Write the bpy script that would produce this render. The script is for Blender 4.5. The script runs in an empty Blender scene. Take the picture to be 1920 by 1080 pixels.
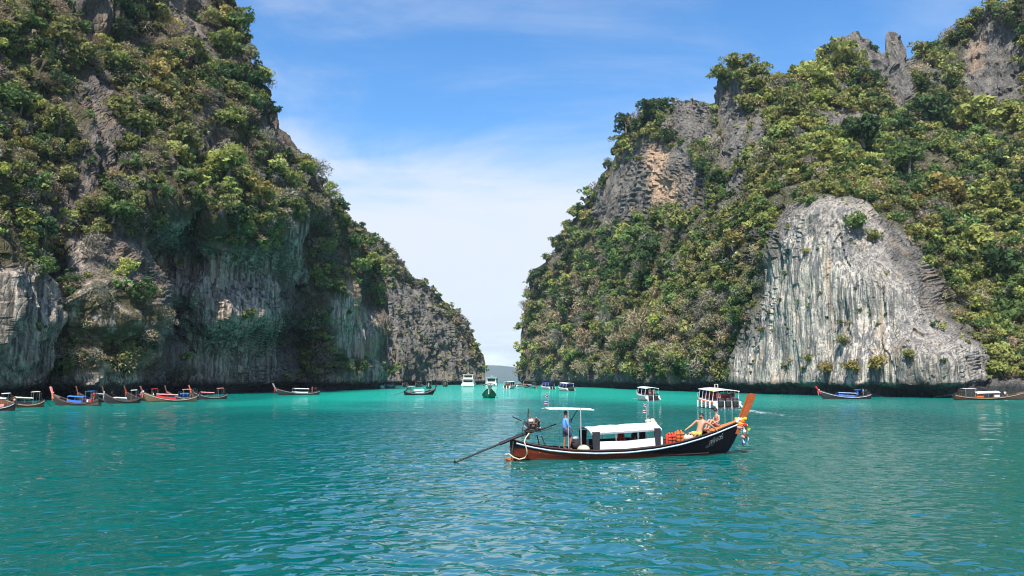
import bpy, bmesh, math, random
import numpy as np
from mathutils import Vector, Matrix, Quaternion

random.seed(7)
rng = np.random.default_rng(11)
SC = bpy.context.scene
COL = SC.collection

# ------------------------------------------------------------------ camera
F, CAMH = 1440.0, 3.8                      # focal length in photo pixels, eye height in metres
PITCH = math.atan(172.0 / F)
cam_data = bpy.data.cameras.new('camera')
cam_data.lens, cam_data.sensor_width = 27.0, 36.0
cam_data.clip_start, cam_data.clip_end = 0.3, 40000
cam = bpy.data.objects.new('camera', cam_data)
cam.location = (0, 0, CAMH)
cam.rotation_euler = (math.pi / 2 + PITCH, 0, 0)
COL.objects.link(cam)
SC.camera = cam

# ------------------------------------------------------------------ sun, sky, exposure
SUN = Vector((-0.14, -0.56, 0.82)).normalized()
ELEV, ROT = math.asin(SUN.z), math.atan2(SUN.x, SUN.y)
sun_data = bpy.data.lights.new('sun', 'SUN')
sun_data.energy, sun_data.angle, sun_data.color = 5.0, math.radians(0.5), (1.0, 0.95, 0.87)
sun = bpy.data.objects.new('sun', sun_data)
sun.rotation_euler = (-SUN).to_track_quat('-Z', 'Y').to_euler()
sun.location = (0, -20, 300)
COL.objects.link(sun)

vs = SC.view_settings
vs.view_transform, vs.look, vs.gamma, vs.exposure = 'Standard', 'None', 1.0, 0.62
vs.use_curve_mapping = False
cy = SC.cycles
cy.max_bounces, cy.diffuse_bounces, cy.glossy_bounces, cy.transmission_bounces, cy.volume_bounces = 5, 2, 3, 2, 0
cy.caustics_reflective = cy.caustics_refractive = False
cy.use_denoising = True
cy.denoising_prefilter, cy.denoising_input_passes = 'ACCURATE', 'RGB_ALBEDO_NORMAL'
cy.pixel_filter_type, cy.filter_width = 'BLACKMAN_HARRIS', 1.1
cy.adaptive_threshold = 0.004
cy.sample_clamp_indirect = 4.0


def nd(nt, kind, **kw):
    n = nt.nodes.new(kind)
    for k, v in kw.items():
        if k in n.bl_rna.properties:
            setattr(n, k, v)
        else:
            n.inputs[k].default_value = v
    return n


def mathn(nt, op, a, b=None, c=None, clamp=False):
    n = nt.nodes.new('ShaderNodeMath')
    n.operation, n.use_clamp = op, clamp
    for i, v in enumerate((a, b, c)):
        if v is None:
            continue
        if hasattr(v, 'links'):
            nt.links.new(v, n.inputs[i])
        else:
            n.inputs[i].default_value = v
    return n.outputs[0]


def maprange(nt, v, a, b, c=0.0, d=1.0, smooth=False):
    n = nt.nodes.new('ShaderNodeMapRange')
    n.interpolation_type = 'SMOOTHSTEP' if smooth else 'LINEAR'
    nt.links.new(v, n.inputs['Value'])
    for k, x in zip(('From Min', 'From Max', 'To Min', 'To Max'), (a, b, c, d)):
        n.inputs[k].default_value = x
    return n.outputs[0]


def mixc(nt, fac, a, b, blend='MIX'):
    n = nt.nodes.new('ShaderNodeMix')
    n.data_type, n.blend_type = 'RGBA', blend
    for sock, v in ((n.inputs[0], fac), (n.inputs[6], a), (n.inputs[7], b)):
        if hasattr(v, 'links'):
            nt.links.new(v, sock)
        elif isinstance(v, (int, float)):
            sock.default_value = v
        else:
            sock.default_value = (*v, 1)
    return n.outputs[2]


def noise_n(nt, vec, scale, detail=3.0, rough=0.5, dist=0.0):
    n = nt.nodes.new('ShaderNodeTexNoise')
    n.inputs['Scale'].default_value, n.inputs['Detail'].default_value = scale, detail
    n.inputs['Roughness'].default_value, n.inputs['Distortion'].default_value = rough, dist
    if vec is not None:
        nt.links.new(vec, n.inputs['Vector'])
    return n.outputs['Fac']


def vscale(nt, vec, s):
    n = nt.nodes.new('ShaderNodeVectorMath')
    n.operation = 'MULTIPLY'
    nt.links.new(vec, n.inputs[0])
    n.inputs[1].default_value = s
    return n.outputs[0]


world = bpy.data.worlds.new('World')
SC.world = world
world.use_nodes = True
wn = world.node_tree
wn.nodes.clear()
sky = nd(wn, 'ShaderNodeTexSky', sky_type='NISHITA')
sky.sun_disc = False
sky.sun_elevation, sky.sun_rotation = ELEV, ROT
sky.altitude, sky.air_density, sky.dust_density, sky.ozone_density = 0, 1.0, 0.3, 3.5
tc = wn.nodes.new('ShaderNodeTexCoord')
sep = wn.nodes.new('ShaderNodeSeparateXYZ')
wn.links.new(tc.outputs['Generated'], sep.inputs[0])
zc = mathn(wn, 'MAXIMUM', sep.outputs[2], 0.0)
den = mathn(wn, 'ADD', zc, 0.16)
cx = mathn(wn, 'DIVIDE', sep.outputs[0], den)
cyy = mathn(wn, 'DIVIDE', sep.outputs[1], den)
cmb = wn.nodes.new('ShaderNodeCombineXYZ')
wn.links.new(cx, cmb.inputs[0])
wn.links.new(cyy, cmb.inputs[1])
cl1 = noise_n(wn, vscale(wn, cmb.outputs[0], (0.75, 1.0, 1)), 1.5, 7, 0.62, 0.7)
cl2 = noise_n(wn, vscale(wn, cmb.outputs[0], (0.5, 1.4, 1)), 2.2, 5, 0.6, 0.8)
veil = mathn(wn, 'MULTIPLY', maprange(wn, zc, 0.34, 0.17, 0.0, 1.0, True), maprange(wn, zc, 0.0, 0.11, 0.45, 1.0, True))          # thin high cloud thickens towards the horizon
wisp = mathn(wn, 'ADD', mathn(wn, 'MULTIPLY', cl1, 0.72), mathn(wn, 'MULTIPLY', cl2, 0.34))
lvl = mathn(wn, 'ADD', mathn(wn, 'MULTIPLY', veil, 0.50), wisp)
cover = maprange(wn, lvl, 0.44, 1.0, 0.0, 0.95, True)
hz = wn.nodes.new('ShaderNodeHueSaturation')
hz.inputs['Saturation'].default_value = 1.25
hz.inputs['Value'].default_value = 1.3
wn.links.new(sky.outputs[0], hz.inputs['Color'])
bg1 = nd(wn, 'ShaderNodeBackground', Strength=0.115)
wn.links.new(hz.outputs[0], bg1.inputs['Color'])
bg2 = nd(wn, 'ShaderNodeBackground', Strength=0.66)
bg2.inputs['Color'].default_value = (0.86, 0.91, 1.0, 1)
mxs = wn.nodes.new('ShaderNodeMixShader')
wn.links.new(cover, mxs.inputs[0])
wn.links.new(bg1.outputs[0], mxs.inputs[1])
wn.links.new(bg2.outputs[0], mxs.inputs[2])
wo = wn.nodes.new('ShaderNodeOutputWorld')
wn.links.new(mxs.outputs[0], wo.inputs[0])


# ------------------------------------------------------------------ helpers
def rays(px, py):
    px, py = np.asarray(px, float), np.asarray(py, float)
    a, b = (px - 960) / F, (540 - py) / F
    c, s = math.cos(PITCH), math.sin(PITCH)
    return np.stack([a + 0 * b, c - b * s + 0 * a, s + b * c + 0 * a], -1)


def at(px, py, D):
    """the world point seen at photo pixel (px, py), D metres ahead"""
    r = rays(px, py)
    return np.array([0, 0, CAMH]) + r * (np.asarray(D, float) / r[..., 1])[..., None]


def water_at(px, py):
    r = rays(px, py)
    return Vector(np.array([0, 0, CAMH]) + r * (-CAMH / r[2]))


PERM = np.random.default_rng(3).permutation(256)
GRAD = np.random.default_rng(4).normal(size=(256, 3))
GRAD /= np.linalg.norm(GRAD, axis=1)[:, None]


def perlin(P):
    P = np.asarray(P, float)
    I = np.floor(P).astype(np.int64)
    f = P - I
    u = f * f * f * (f * (f * 6 - 15) + 10)
    out = np.zeros(P.shape[:-1])
    for dx in (0, 1):
        for dy in (0, 1):
            for dz in (0, 1):
                h = PERM[(PERM[(PERM[(I[..., 0] + dx) & 255] + I[..., 1] + dy) & 255] + I[..., 2] + dz) & 255]
                d = f - np.array([dx, dy, dz])
                w = (u[..., 0] if dx else 1 - u[..., 0]) * (u[..., 1] if dy else 1 - u[..., 1]) * (u[..., 2] if dz else 1 - u[..., 2])
                out += w * (GRAD[h] * d).sum(-1)
    return out


def fbm(P, octaves=4, gain=0.5):
    out, a, k = 0, 1.0, 1.0
    for o in range(octaves):
        out = out + a * perlin(P * k + 17.3 * o)
        a, k = a * gain, k * 2.03
    return out


def ridged(P, octaves=3, gain=0.5):
    out, a, k = 0, 1.0, 1.0
    for o in range(octaves):
        out = out + a * (0.5 - 2.0 * np.abs(perlin(P * k + 9.1 * o)))
        a, k = a * gain, k * 2.1
    return out


def cells(P):
    """a constant per irregular cell: broken slabs and ledges"""
    P = P + 0.35 * np.stack([perlin(P * 1.3 + 3), perlin(P * 1.3 + 7), perlin(P * 1.3 + 11)], -1)
    I = np.floor(P).astype(np.int64)
    best, val = np.full(P.shape[:-1], 1e9), np.zeros(P.shape[:-1])
    for dx in (-1, 0, 1):
        for dy in (-1, 0, 1):
            for dz in (-1, 0, 1):
                J = I + [dx, dy, dz]
                h = PERM[(PERM[(PERM[J[..., 0] & 255] + J[..., 1]) & 255] + J[..., 2]) & 255]
                c = J + 0.5 + 0.42 * GRAD[h]
                d = ((P - c) ** 2).sum(-1)
                m = d < best
                best = np.where(m, d, best)
                val = np.where(m, h / 127.5 - 1, val)
    return val


def sstep(a, b, x):
    t = np.clip((x - a) / (b - a), 0, 1)
    return t * t * (3 - 2 * t)


def pw(xs_ys, x):
    a = np.array(xs_ys, float)
    return np.interp(x, a[:, 0], a[:, 1])


def rbf(ctrl, c=60.0):
    ctrl = np.array(ctrl, float)
    X, v = ctrl[:, :2], ctrl[:, 2]
    n = len(X)
    k = lambda A, B: np.sqrt(((A[:, None] - B[None]) ** 2).sum(-1) + c * c)
    M = np.zeros((n + 3, n + 3))
    M[:n, :n] = -k(X, X) - np.eye(n) * -8.0
    M[:n, n], M[:n, n + 1:] = 1, X
    M[n:, :n] = M[:n, n:].T
    w = np.linalg.solve(M, np.r_[v, 0, 0, 0])

    def f(px, py):
        Q = np.stack([np.ravel(px), np.ravel(py)], -1)
        out = -k(Q, X) @ w[:n] + w[n] + Q @ w[n + 1:]
        return out.reshape(np.shape(px))
    return f


def poly_sdf(poly, px, py):
    """signed distance to a polygon, negative inside"""
    poly = np.array(poly, float)
    d = np.full(np.shape(px), 1e9)
    ins = np.zeros(np.shape(px), bool)
    for (ax, ay), (bx, by) in zip(poly, np.roll(poly, -1, 0)):
        ex, ey = bx - ax, by - ay
        wx, wy = px - ax, py - ay
        t = np.clip((wx * ex + wy * ey) / (ex * ex + ey * ey + 1e-9), 0, 1)
        d = np.minimum(d, np.hypot(wx - ex * t, wy - ey * t))
        c = (ay > py) != (by > py)
        ins ^= c & (px < ex * (py - ay) / (ey if ey else 1e-9) + ax)
    return np.where(ins, -d, d)


def zone(polys, px, py, soft=20.0, jit=0.0):
    out = np.zeros(np.shape(px))
    for p in polys:
        p, wgt = p if isinstance(p, tuple) else (p, 1.0)
        out = np.maximum(out, wgt * (1 - sstep(-soft, soft, poly_sdf(p, px, py) + jit)))
    return out


def mesh_np(name, V, faces, mat=None, attrs=None, smooth=False):
    """V (n,3), faces (m,4) or (m,3) -> mesh"""
    me = bpy.data.meshes.new(name)
    V = np.ascontiguousarray(V, dtype=np.float32)
    faces = np.ascontiguousarray(faces, dtype=np.int32)
    k = faces.shape[1]
    me.vertices.add(len(V))
    me.vertices.foreach_set('co', V.ravel())
    me.loops.add(faces.size)
    me.loops.foreach_set('vertex_index', faces.ravel())
    me.polygons.add(len(faces))
    me.polygons.foreach_set('loop_start', np.arange(0, faces.size, k, dtype=np.int32))
    me.polygons.foreach_set('use_smooth', np.full(len(faces), smooth))
    for nm, arr in (attrs or {}).items():
        at_ = me.attributes.new(nm, 'FLOAT_COLOR', 'POINT')
        a4 = np.ones((len(V), 4), np.float32)
        a4[:, :min(4, arr.shape[1])] = arr[:, :4]
        at_.data.foreach_set('color', a4.ravel())
    me.update(calc_edges=True)
    if mat:
        me.materials.append(mat)
    return me


def link(name, me, parent=None, **props):
    o = bpy.data.objects.new(name, me)
    COL.objects.link(o)
    if parent:
        o.parent = parent
    for k, v in props.items():
        o[k] = v
    return o


def grid_faces(nc, nr):
    i = np.arange(nc * nr).reshape(nc, nr)
    return np.stack([i[:-1, :-1], i[1:, :-1], i[1:, 1:], i[:-1, 1:]], -1).reshape(-1, 4)


def new_mat(name):
    m = bpy.data.materials.new(name)
    m.use_nodes = True
    nt = m.node_tree
    return m, nt, nt.nodes['Principled BSDF']


# ------------------------------------------------------------------ rock
def rock_material(name, tint=(1, 1, 1), bumps=1.0):
    m, nt, b = new_mat(name)
    geo = nt.nodes.new('ShaderNodeNewGeometry')
    pos = geo.outputs['Position']
    at_ = nt.nodes.new('ShaderNodeVertexColor')
    at_.layer_name = 'zone'
    sp = nt.nodes.new('ShaderNodeSeparateColor')
    nt.links.new(at_.outputs['Color'], sp.inputs[0])
    st1 = noise_n(nt, vscale(nt, pos, (0.55, 0.55, 0.035)), 1.0, 5, 0.62, 0.4)      # long vertical stains
    st2 = noise_n(nt, vscale(nt, pos, (1.1, 1.1, 0.045)), 1.0, 4, 0.65, 0.15)
    cov = noise_n(nt, pos, 0.35, 5, 0.7)
    bl = noise_n(nt, pos, 0.16, 6, 0.65)
    fine = noise_n(nt, pos, 1.6, 5, 0.7)
    g = mixc(nt, maprange(nt, bl, 0.35, 0.65), (0.055, 0.052, 0.050), (0.185, 0.165, 0.142))
    g = mixc(nt, maprange(nt, st1, 0.45, 0.62, 0, 0.75), g, (0.26, 0.238, 0.205))
    g = mixc(nt, maprange(nt, fine, 0.48, 0.62, 0, 0.75), g, (0.045, 0.053, 0.055))
    pale = mixc(nt, maprange(nt, st2, 0.42, 0.54), (0.20, 0.19, 0.175), (0.60, 0.54, 0.45))
    st3 = noise_n(nt, vscale(nt, pos, (2.6, 2.6, 0.10)), 1.0, 4, 0.7, 0.2)
    g = mixc(nt, maprange(nt, noise_n(nt, vscale(nt, pos, (0.12, 0.12, 0.06)), 1.0, 5, 0.7), 0.54, 0.66, 0, 0.6), g, (0.30, 0.225, 0.15))
    pale = mixc(nt, maprange(nt, st3, 0.52, 0.60, 0, 0.88), pale, (0.085, 0.085, 0.09))
    pale = mixc(nt, maprange(nt, st1, 0.55, 0.60, 0, 0.85), pale, (0.13, 0.13, 0.135))
    pale = mixc(nt, maprange(nt, st1, 0.42, 0.36, 0, 0.55), pale, (0.55, 0.40, 0.26))
    pale = mixc(nt, maprange(nt, bl, 0.55, 0.75, 0, 0.6), pale, (0.30, 0.295, 0.29))
    oran = mixc(nt, maprange(nt, st2, 0.35, 0.65), (0.30, 0.20, 0.13), (0.54, 0.38, 0.25))
    teal = mixc(nt, maprange(nt, st2, 0.38, 0.62), (0.085, 0.082, 0.075), (0.54, 0.49, 0.41))
    teal = mixc(nt, maprange(nt, st1, 0.5, 0.62, 0, 0.7), teal, (0.07, 0.072, 0.07))
    c = mixc(nt, sp.outputs[0], g, pale)
    c = mixc(nt, sp.outputs[1], c, oran)
    c = mixc(nt, sp.outputs[2], c, teal)
    litter = mixc(nt, maprange(nt, fine, 0.35, 0.65), (0.035, 0.042, 0.014), (0.115, 0.10, 0.05))
    c = mixc(nt, mathn(nt, 'MULTIPLY', at_.outputs['Alpha'], maprange(nt, cov, 0.36, 0.5, 0, 0.95)), c, litter)
    sz = nt.nodes.new('ShaderNodeSeparateXYZ')
    nt.links.new(pos, sz.inputs[0])
    zz = mathn(nt, 'ADD', sz.outputs[2], mathn(nt, 'MULTIPLY', bl, -5.0))
    c = mixc(nt, maprange(nt, zz, 1.3, -0.4, 0, 0.93), c, (0.02, 0.024, 0.024))    # wet tide band; its near-black also paints in the undercut's shade
    nt.links.new(mixc(nt, 1.0, c, tint, 'MULTIPLY'), b.inputs['Base Color'])
    b.inputs['Roughness'].default_value = 0.9
    b.inputs['Specular IOR Level'].default_value = 0.2
    vor = nt.nodes.new('ShaderNodeTexVoronoi')
    vor.feature = 'DISTANCE_TO_EDGE'
    vor.inputs['Scale'].default_value = 1.0
    nt.links.new(vscale(nt, pos, (0.8, 0.8, 0.28)), vor.inputs['Vector'])
    rough_k = mathn(nt, 'SUBTRACT', 1.0, mathn(nt, 'MULTIPLY', sp.outputs[0], 0.85))
    hgt = mathn(nt, 'ADD', mathn(nt, 'MULTIPLY', fine, 0.8), mathn(nt, 'MULTIPLY', mathn(nt, 'MULTIPLY', mathn(nt, 'MINIMUM', vor.outputs[0], 0.12), 3.0), rough_k))
    bp = nt.nodes.new('ShaderNodeBump')
    bp.inputs['Strength'].default_value, bp.inputs['Distance'].default_value = 0.9, 0.7
    nt.links.new(mathn(nt, 'ADD', hgt, mathn(nt, 'MULTIPLY', st2, 0.9)), bp.inputs['Height'])
    nt.links.new(bp.outputs[0], b.inputs['Normal'])
    return m


ROCK = rock_material('limestone')
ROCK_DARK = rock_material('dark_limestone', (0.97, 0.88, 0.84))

# waterline of each cliff in the photo: pixel column -> pixel row
WL_A = [(-420, 768), (0, 751.5), (100, 748.5), (200, 745), (300, 742.5), (430, 738), (520, 735), (600, 732), (725, 726)]
WL_B = [(600, 723.5), (720, 722.6), (905, 720.5), (915, 720.3)]
WL_C = [(970, 722), (1100, 726), (1240, 732), (1400, 737), (1560, 742), (1700, 745), (1850, 747), (1920, 748), (2100, 752), (2400, 760)]
wl_D = lambda wl: CAMH * F / (wl - 712.0) * 1.01

TOP_A = [(-420, -330), (250, -330), (330, -200), (385, -90), (420, -20), (437, 20), (448, 70), (456, 105), (478, 160), (505, 205), (522, 262), (530, 283),
         (548, 296), (572, 318), (592, 344), (610, 376), (624, 412), (648, 446), (672, 482), (692, 530), (706, 590), (714, 640), (719, 690)]
TOP_B = [(600, 392), (640, 414), (680, 430), (712, 454), (745, 486), (775, 518), (800, 533), (832, 566), (862, 592), (882, 620), (898, 648), (907, 662), (911, 690)]
TOP_C = [(976, 690), (979, 640), (983, 585), (990, 555), (1003, 522), (1020, 492), (1048, 466), (1062, 440), (1080, 418), (1100, 376), (1125, 350), (1142, 318),
         (1150, 290), (1162, 262), (1176, 240), (1205, 218), (1240, 200), (1275, 190), (1310, 189), (1338, 196), (1350, 192), (1354, 158), (1362, 136), (1380, 123),
         (1405, 121), (1425, 128), (1440, 142), (1462, 158), (1485, 146), (1512, 137), (1530, 120), (1536, 104), (1548, 98), (1560, 84), (1578, 72), (1594, 66),
         (1600, 59), (1608, 60), (1614, 68), (1630, 74), (1640, 88), (1650, 104), (1657, 100), (1660, 70), (1667, 58), (1678, 60), (1687, 80), (1693, 108), (1704, 112),
         (1725, 96), (1760, 86), (1790, 66), (1815, 48), (1840, 28), (1870, 14), (1900, 4), (1960, -20), (2400, -60)]

CLIFFS = {}
# bare rock in the picture, by cliff: no plants there (or hardly any)
BARE = dict(
    left_cliff=([[(105, -40), (185, -40), (190, 60), (165, 110), (120, 80)], [(310, -20), (385, -20), (385, 110), (330, 90)], [(345, 210), (400, 190), (415, 300), (370, 300)],
                 [(-420, 520), (70, 505), (135, 545), (150, 640), (140, 780), (-420, 800)], [(130, 440), (240, 450), (300, 400), (345, 400), (360, 450), (500, 470), (520, 420), (565, 410), (570, 520),
                  (560, 740), (275, 745), (260, 600), (235, 540), (130, 520)], [(470, 215), (510, 225), (522, 282), (505, 275), (478, 250)], [(600, 700), (720, 690), (720, 740), (600, 745)],
                 [(150, 160), (200, 130), (215, 330), (170, 350), (140, 420), (20, 440), (30, 385), (130, 360)], [(670, 560), (722, 600), (722, 740), (690, 740)], [(600, 545), (665, 530), (690, 600), (690, 690), (640, 690), (600, 640)]], 0.04),
    far_headland=([[(600, 560), (700, 540), (760, 525), (800, 548), (840, 600), (880, 655), (915, 680), (915, 730), (600, 730)]], 0.16),
    right_cliff=([[(1470, 420), (1490, 395), (1560, 366), (1625, 385), (1690, 440), (1740, 530), (1770, 600), (1835, 690), (1835, 745), (1365, 745), (1368, 650), (1420, 600), (1440, 520)],
                  [(1170, 290), (1215, 262), (1300, 280), (1335, 330), (1310, 390), (1250, 410), (1200, 395), (1130, 440), (1110, 390), (1140, 340)], [(1352, 165), (1400, 140), (1405, 230), (1385, 330), (1350, 350)],
                  [(1540, 85), (1590, 40), (1650, 40), (1700, 40), (1712, 110), (1710, 220), (1680, 215), (1630, 150), (1580, 130)], [(1535, 205), (1600, 195), (1650, 205), (1640, 240), (1545, 250)],
                  [(1815, 60), (1870, 40), (1920, 70), (1920, 200), (1850, 210), (1790, 180)], [(1265, 186), (1345, 190), (1350, 265), (1290, 275), (1262, 230)], [(976, 700), (1370, 715), (1370, 745), (976, 740)],
                  [(1350, 300), (1390, 310), (1400, 360), (1360, 360)], [(1700, 100), (1760, 130), (1770, 170), (1710, 160)], [(1410, 215), (1440, 210), (1450, 280), (1415, 300)]], 0.03))


def displace(P, wl_notch, amp=1.0, flute=0.0, big=0.0):
    dc, dr = np.gradient(P, axis=0), np.gradient(P, axis=1)
    n = np.cross(dc, dr)
    n /= np.linalg.norm(n, axis=-1)[..., None] + 1e-9
    tocam = np.array([0, 0, CAMH]) - P
    n *= np.sign((n * tocam).sum(-1))[..., None]
    d = 4.6 * fbm(P * [1 / 27, 1 / 27, 1 / 30], 3)
    d += big * 4.4 * ridged(P * [1 / 17, 1 / 17, 1 / 90] + 50, 2) * (0.35 + 0.65 * sstep(1, 8, P[..., 2]))
    d += 2.0 * ridged(P * [1 / 10, 1 / 10, 1 / 26] + 5, 2)
    d += 0.8 * ridged(P * [1 / 3.4, 1 / 3.4, 1 / 11] + 2, 2)
    d += 0.35 * fbm(P * [1 / 1.3, 1 / 1.3, 1 / 2.2] + 8, 2)
    d += 0.9 * cells(P * [1 / 5.0, 1 / 5.0, 1 / 55.0]) + 0.4 * cells(P * [1 / 2.0, 1 / 2.0, 1 / 20.0] + 4)
    if np.any(flute):
        d += flute * (1.5 * ridged(P * [1 / 4.0, 1 / 4.0, 1 / 60] + 31, 2) + 0.6 * ridged(P * [1 / 1.6, 1 / 1.6, 1 / 30] + 3, 2))
    z = P[..., 2]
    notch = sstep(2.9, 1.2, z + 1.7 * perlin(P * [0.09, 0.09, 0]) + 0.8 * perlin(P * [0.4, 0.4, 0]))
    hor = n * [1, 1, 0.25]
    P = P + hor * (d * amp * sstep(-2.5, 3, z))[..., None] - n * [1, 1, 0] * (wl_notch * notch)[..., None]
    return P, n


def build_cliff(name, px, rows, wl, top, depth, notch, amp, flute, zones, away, mat=None, big=0.0, wrap_end=None, wrap_start=None, cap_h=1.0, **props):
    wlp, tp = pw(wl, px), pw(top, px)
    base = 712 + (wlp - 712) * 1.55
    t = np.linspace(0, 1, rows)
    py = base[:, None] + (tp - base)[:, None] * t[None]
    pxx = np.repeat(px[:, None], rows, 1)
    D = depth(pxx, py, wl_D(wlp)[:, None])
    P = at(pxx, py, D)
    fl = flute(pxx, py) if flute else np.zeros(pxx.shape)
    a = amp(pxx, py) if callable(amp) else amp * np.ones(pxx.shape)
    Pd, n = displace(P, notch(pxx, py) if callable(notch) else notch * np.ones(pxx.shape), a, fl, big)
    jit = 26 * fbm(P / 22.0 + 40, 3) + 8 * perlin(P / 3.0)
    Z = np.stack([zone(zz, pxx, py, 14, jit) if zz else np.zeros(pxx.shape) for zz in zones], -1)
    polys, keep = BARE[name]
    bare = zone(polys, pxx, py, 12, 16 * fbm(P / 12.0 + 70, 3))
    Z = np.concatenate([Z, ((1 - bare) * sstep(3, 8, Pd[..., 2]))[..., None]], -1)
    CLIFFS[name] = dict(P=Pd, n=n, px=pxx, py=py, D=D)
    # close the body: plateau behind the ridge, flanks behind the ends
    full, Zf = [Pd], [Z]
    last, zl = Pd[:, -1], Z[:, -1]
    aw = np.array(away, float)
    for dist, dz in ((3, 0.6), (10, -1.0), (30, -6), (80, -30)):
        q = last + aw * dist
        q = q + [0, 0, 1] * (np.ones((len(q), 1)) * dz * cap_h) + aw * 1.5 * fbm(q / 9.0, 2)[:, None]
        full.append(q[:, None])
        Zf.append(zl[:, None])
    G, ZG = np.concatenate(full, 1), np.concatenate(Zf, 1)
    if wrap_end is not None:
        ex = [G[-1] + np.array(w) + 0.8 * fbm(G[-1] / 6.0 + w[0], 2)[:, None] for w in wrap_end]
        G = np.concatenate([G] + [e[None] for e in ex], 0)
        ZG = np.concatenate([ZG] + [ZG[-1:]] * len(ex), 0)
    if wrap_start is not None:
        ex = [G[0] + np.array(w) + 0.8 * fbm(G[0] / 6.0 + w[0], 2)[:, None] for w in wrap_start]
        G = np.concatenate([e[None] for e in ex[::-1]] + [G], 0)
        ZG = np.concatenate([ZG[:1]] * len(ex) + [ZG], 0)
    me = mesh_np(name, G.reshape(-1, 3), grid_faces(G.shape[0], G.shape[1]), mat or ROCK, {'zone': ZG.reshape(-1, 4)}, smooth=False)
    return link(name, me, kind='structure', **props)


# --- left cliff: lateral setback of the wall (metres away from the channel) over the picture
SB_A = rbf([(-420, 780, 0), (-420, 400, 8), (-420, 0, 26), (-420, -330, 48),
            (0, 770, 1), (0, 640, 1), (0, 520, 1.5), (0, 440, 3), (0, 300, 8), (0, 150, 14), (0, 0, 20), (0, -330, 40),
            (60, 760, 0.0), (60, 600, 0.5), (115, 750, 5), (110, 600, 6), (70, 450, 6), (110, 380, 6), (110, 200, 10), (110, 60, 18),
            (150, 750, -2.0), (205, 750, -4.5), (205, 620, -4.0), (205, 530, -2.5), (190, 440, 2.5), (190, 300, 6), (150, 100, 17), (200, 0, 18),
            (255, 745, -2.5), (262, 600, -1.5), (300, 740, 9.0), (300, 600, 10), (300, 480, 8), (300, 410, 2.0), (300, 330, 3), (300, 200, 9), (300, 60, 16), (300, -200, 30),
            (345, 740, 4), (345, 560, 3.0), (345, 440, 3.5), (400, 740, 1.0), (400, 600, -0.5), (400, 480, 0.5), (400, 420, -2.0), (400, 340, 1), (400, 200, 8), (400, 60, 14), (400, -60, 20),
            (470, 740, -1), (470, 600, -2), (470, 480, -0.5), (470, 430, -3), (470, 330, 1), (480, 200, 9),
            (535, 738, 12), (535, 640, 12), (530, 540, 6), (520, 440, 2), (520, 330, 3),
            (560, 736, 3), (560, 600, 1.5), (570, 480, 2), (570, 340, 5),
            (610, 734, -2), (610, 600, -1), (610, 480, 1), (610, 380, 5),
            (660, 731, -9), (660, 600, -7), (660, 480, 0), (715, 728, -15), (715, 620, -12), (700, 520, -4)], 30)


def depth_a(px, py, Db):
    xb = (px - 960) / F * Db
    X = np.minimum(xb - SB_A(px, py) * np.clip((960 - px) / 400, 0.75, 1.5), -18)
    r = rays(px, py)
    return X / r[..., 0] * r[..., 1]


PALE_A = [[(150, 560), (200, 530), (250, 560), (262, 660), (250, 735), (165, 735)], [(610, 540), (650, 530), (690, 590), (700, 690), (660, 690), (620, 650)],
          [(560, 610), (600, 640), (620, 720), (560, 720)], ([(380, 465), (402, 465), (412, 700), (392, 705)], 0.9), ([(432, 465), (466, 465), (472, 700), (446, 720)], 0.9), ([(306, 415), (330, 415), (340, 580), (314, 580)], 0.8), ([(528, 405), (545, 405), (548, 510), (530, 510)], 0.8), ([(5, 520), (60, 505), (70, 600), (20, 640)], 0.7)]
ORAN_A = [[(642, 545), (660, 545), (672, 600), (650, 600)], [(652, 640), (690, 640), (692, 690), (655, 690)], [(60, -20), (100, 10), (110, 60), (85, 50)], [(165, 600), (180, 590), (185, 700), (172, 700)]]
TEAL_A = [[(-60, 520), (60, 500), (100, 540), (110, 740), (-60, 760)], [(300, 410), (350, 400), (360, 560), (345, 730), (300, 720)], [(360, 460), (500, 460), (500, 735), (350, 735)],
          [(520, 400), (565, 410), (565, 520), (525, 520)], [(600, 650), (715, 680), (718, 730), (600, 735)], [(130, 440), (170, 440), (165, 520), (140, 520)]]
px_a = np.concatenate([np.arange(-420, -20, 9.0), np.arange(-20, 719.5, 2.6)])
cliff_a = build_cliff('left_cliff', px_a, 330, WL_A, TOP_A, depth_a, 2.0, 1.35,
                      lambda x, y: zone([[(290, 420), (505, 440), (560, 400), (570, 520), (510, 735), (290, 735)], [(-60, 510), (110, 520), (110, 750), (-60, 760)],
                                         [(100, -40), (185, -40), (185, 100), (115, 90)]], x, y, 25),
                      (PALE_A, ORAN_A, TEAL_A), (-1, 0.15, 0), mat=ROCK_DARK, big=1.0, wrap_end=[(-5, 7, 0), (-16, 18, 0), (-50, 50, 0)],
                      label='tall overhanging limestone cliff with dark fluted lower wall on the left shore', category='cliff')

# --- far headland on the left
DB = rbf([(600, 723, 0), (600, 400, 60), (720, 722, 0), (720, 600, 8), (720, 470, 45), (800, 722, 0), (800, 640, 6), (800, 535, 40), (860, 720, 0), (860, 600, 25), (905, 720, 0), (905, 665, 10)], 40)
px_b = np.arange(600, 911.5, 2.4)
cliff_b = build_cliff('far_headland', px_b, 120, WL_B, TOP_B, lambda px, py, Db: np.interp(px, [600, 905], [470, 600]) + DB(px, py), 3.0, 1.6, None, ([], [], []), (-0.5, 1, 0),
                      wrap_end=[(-6, 12, 0), (-18, 40, 0), (-80, 120, 0)], label='grey brush covered headland closing the channel beyond the left cliff', category='headland')

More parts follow.
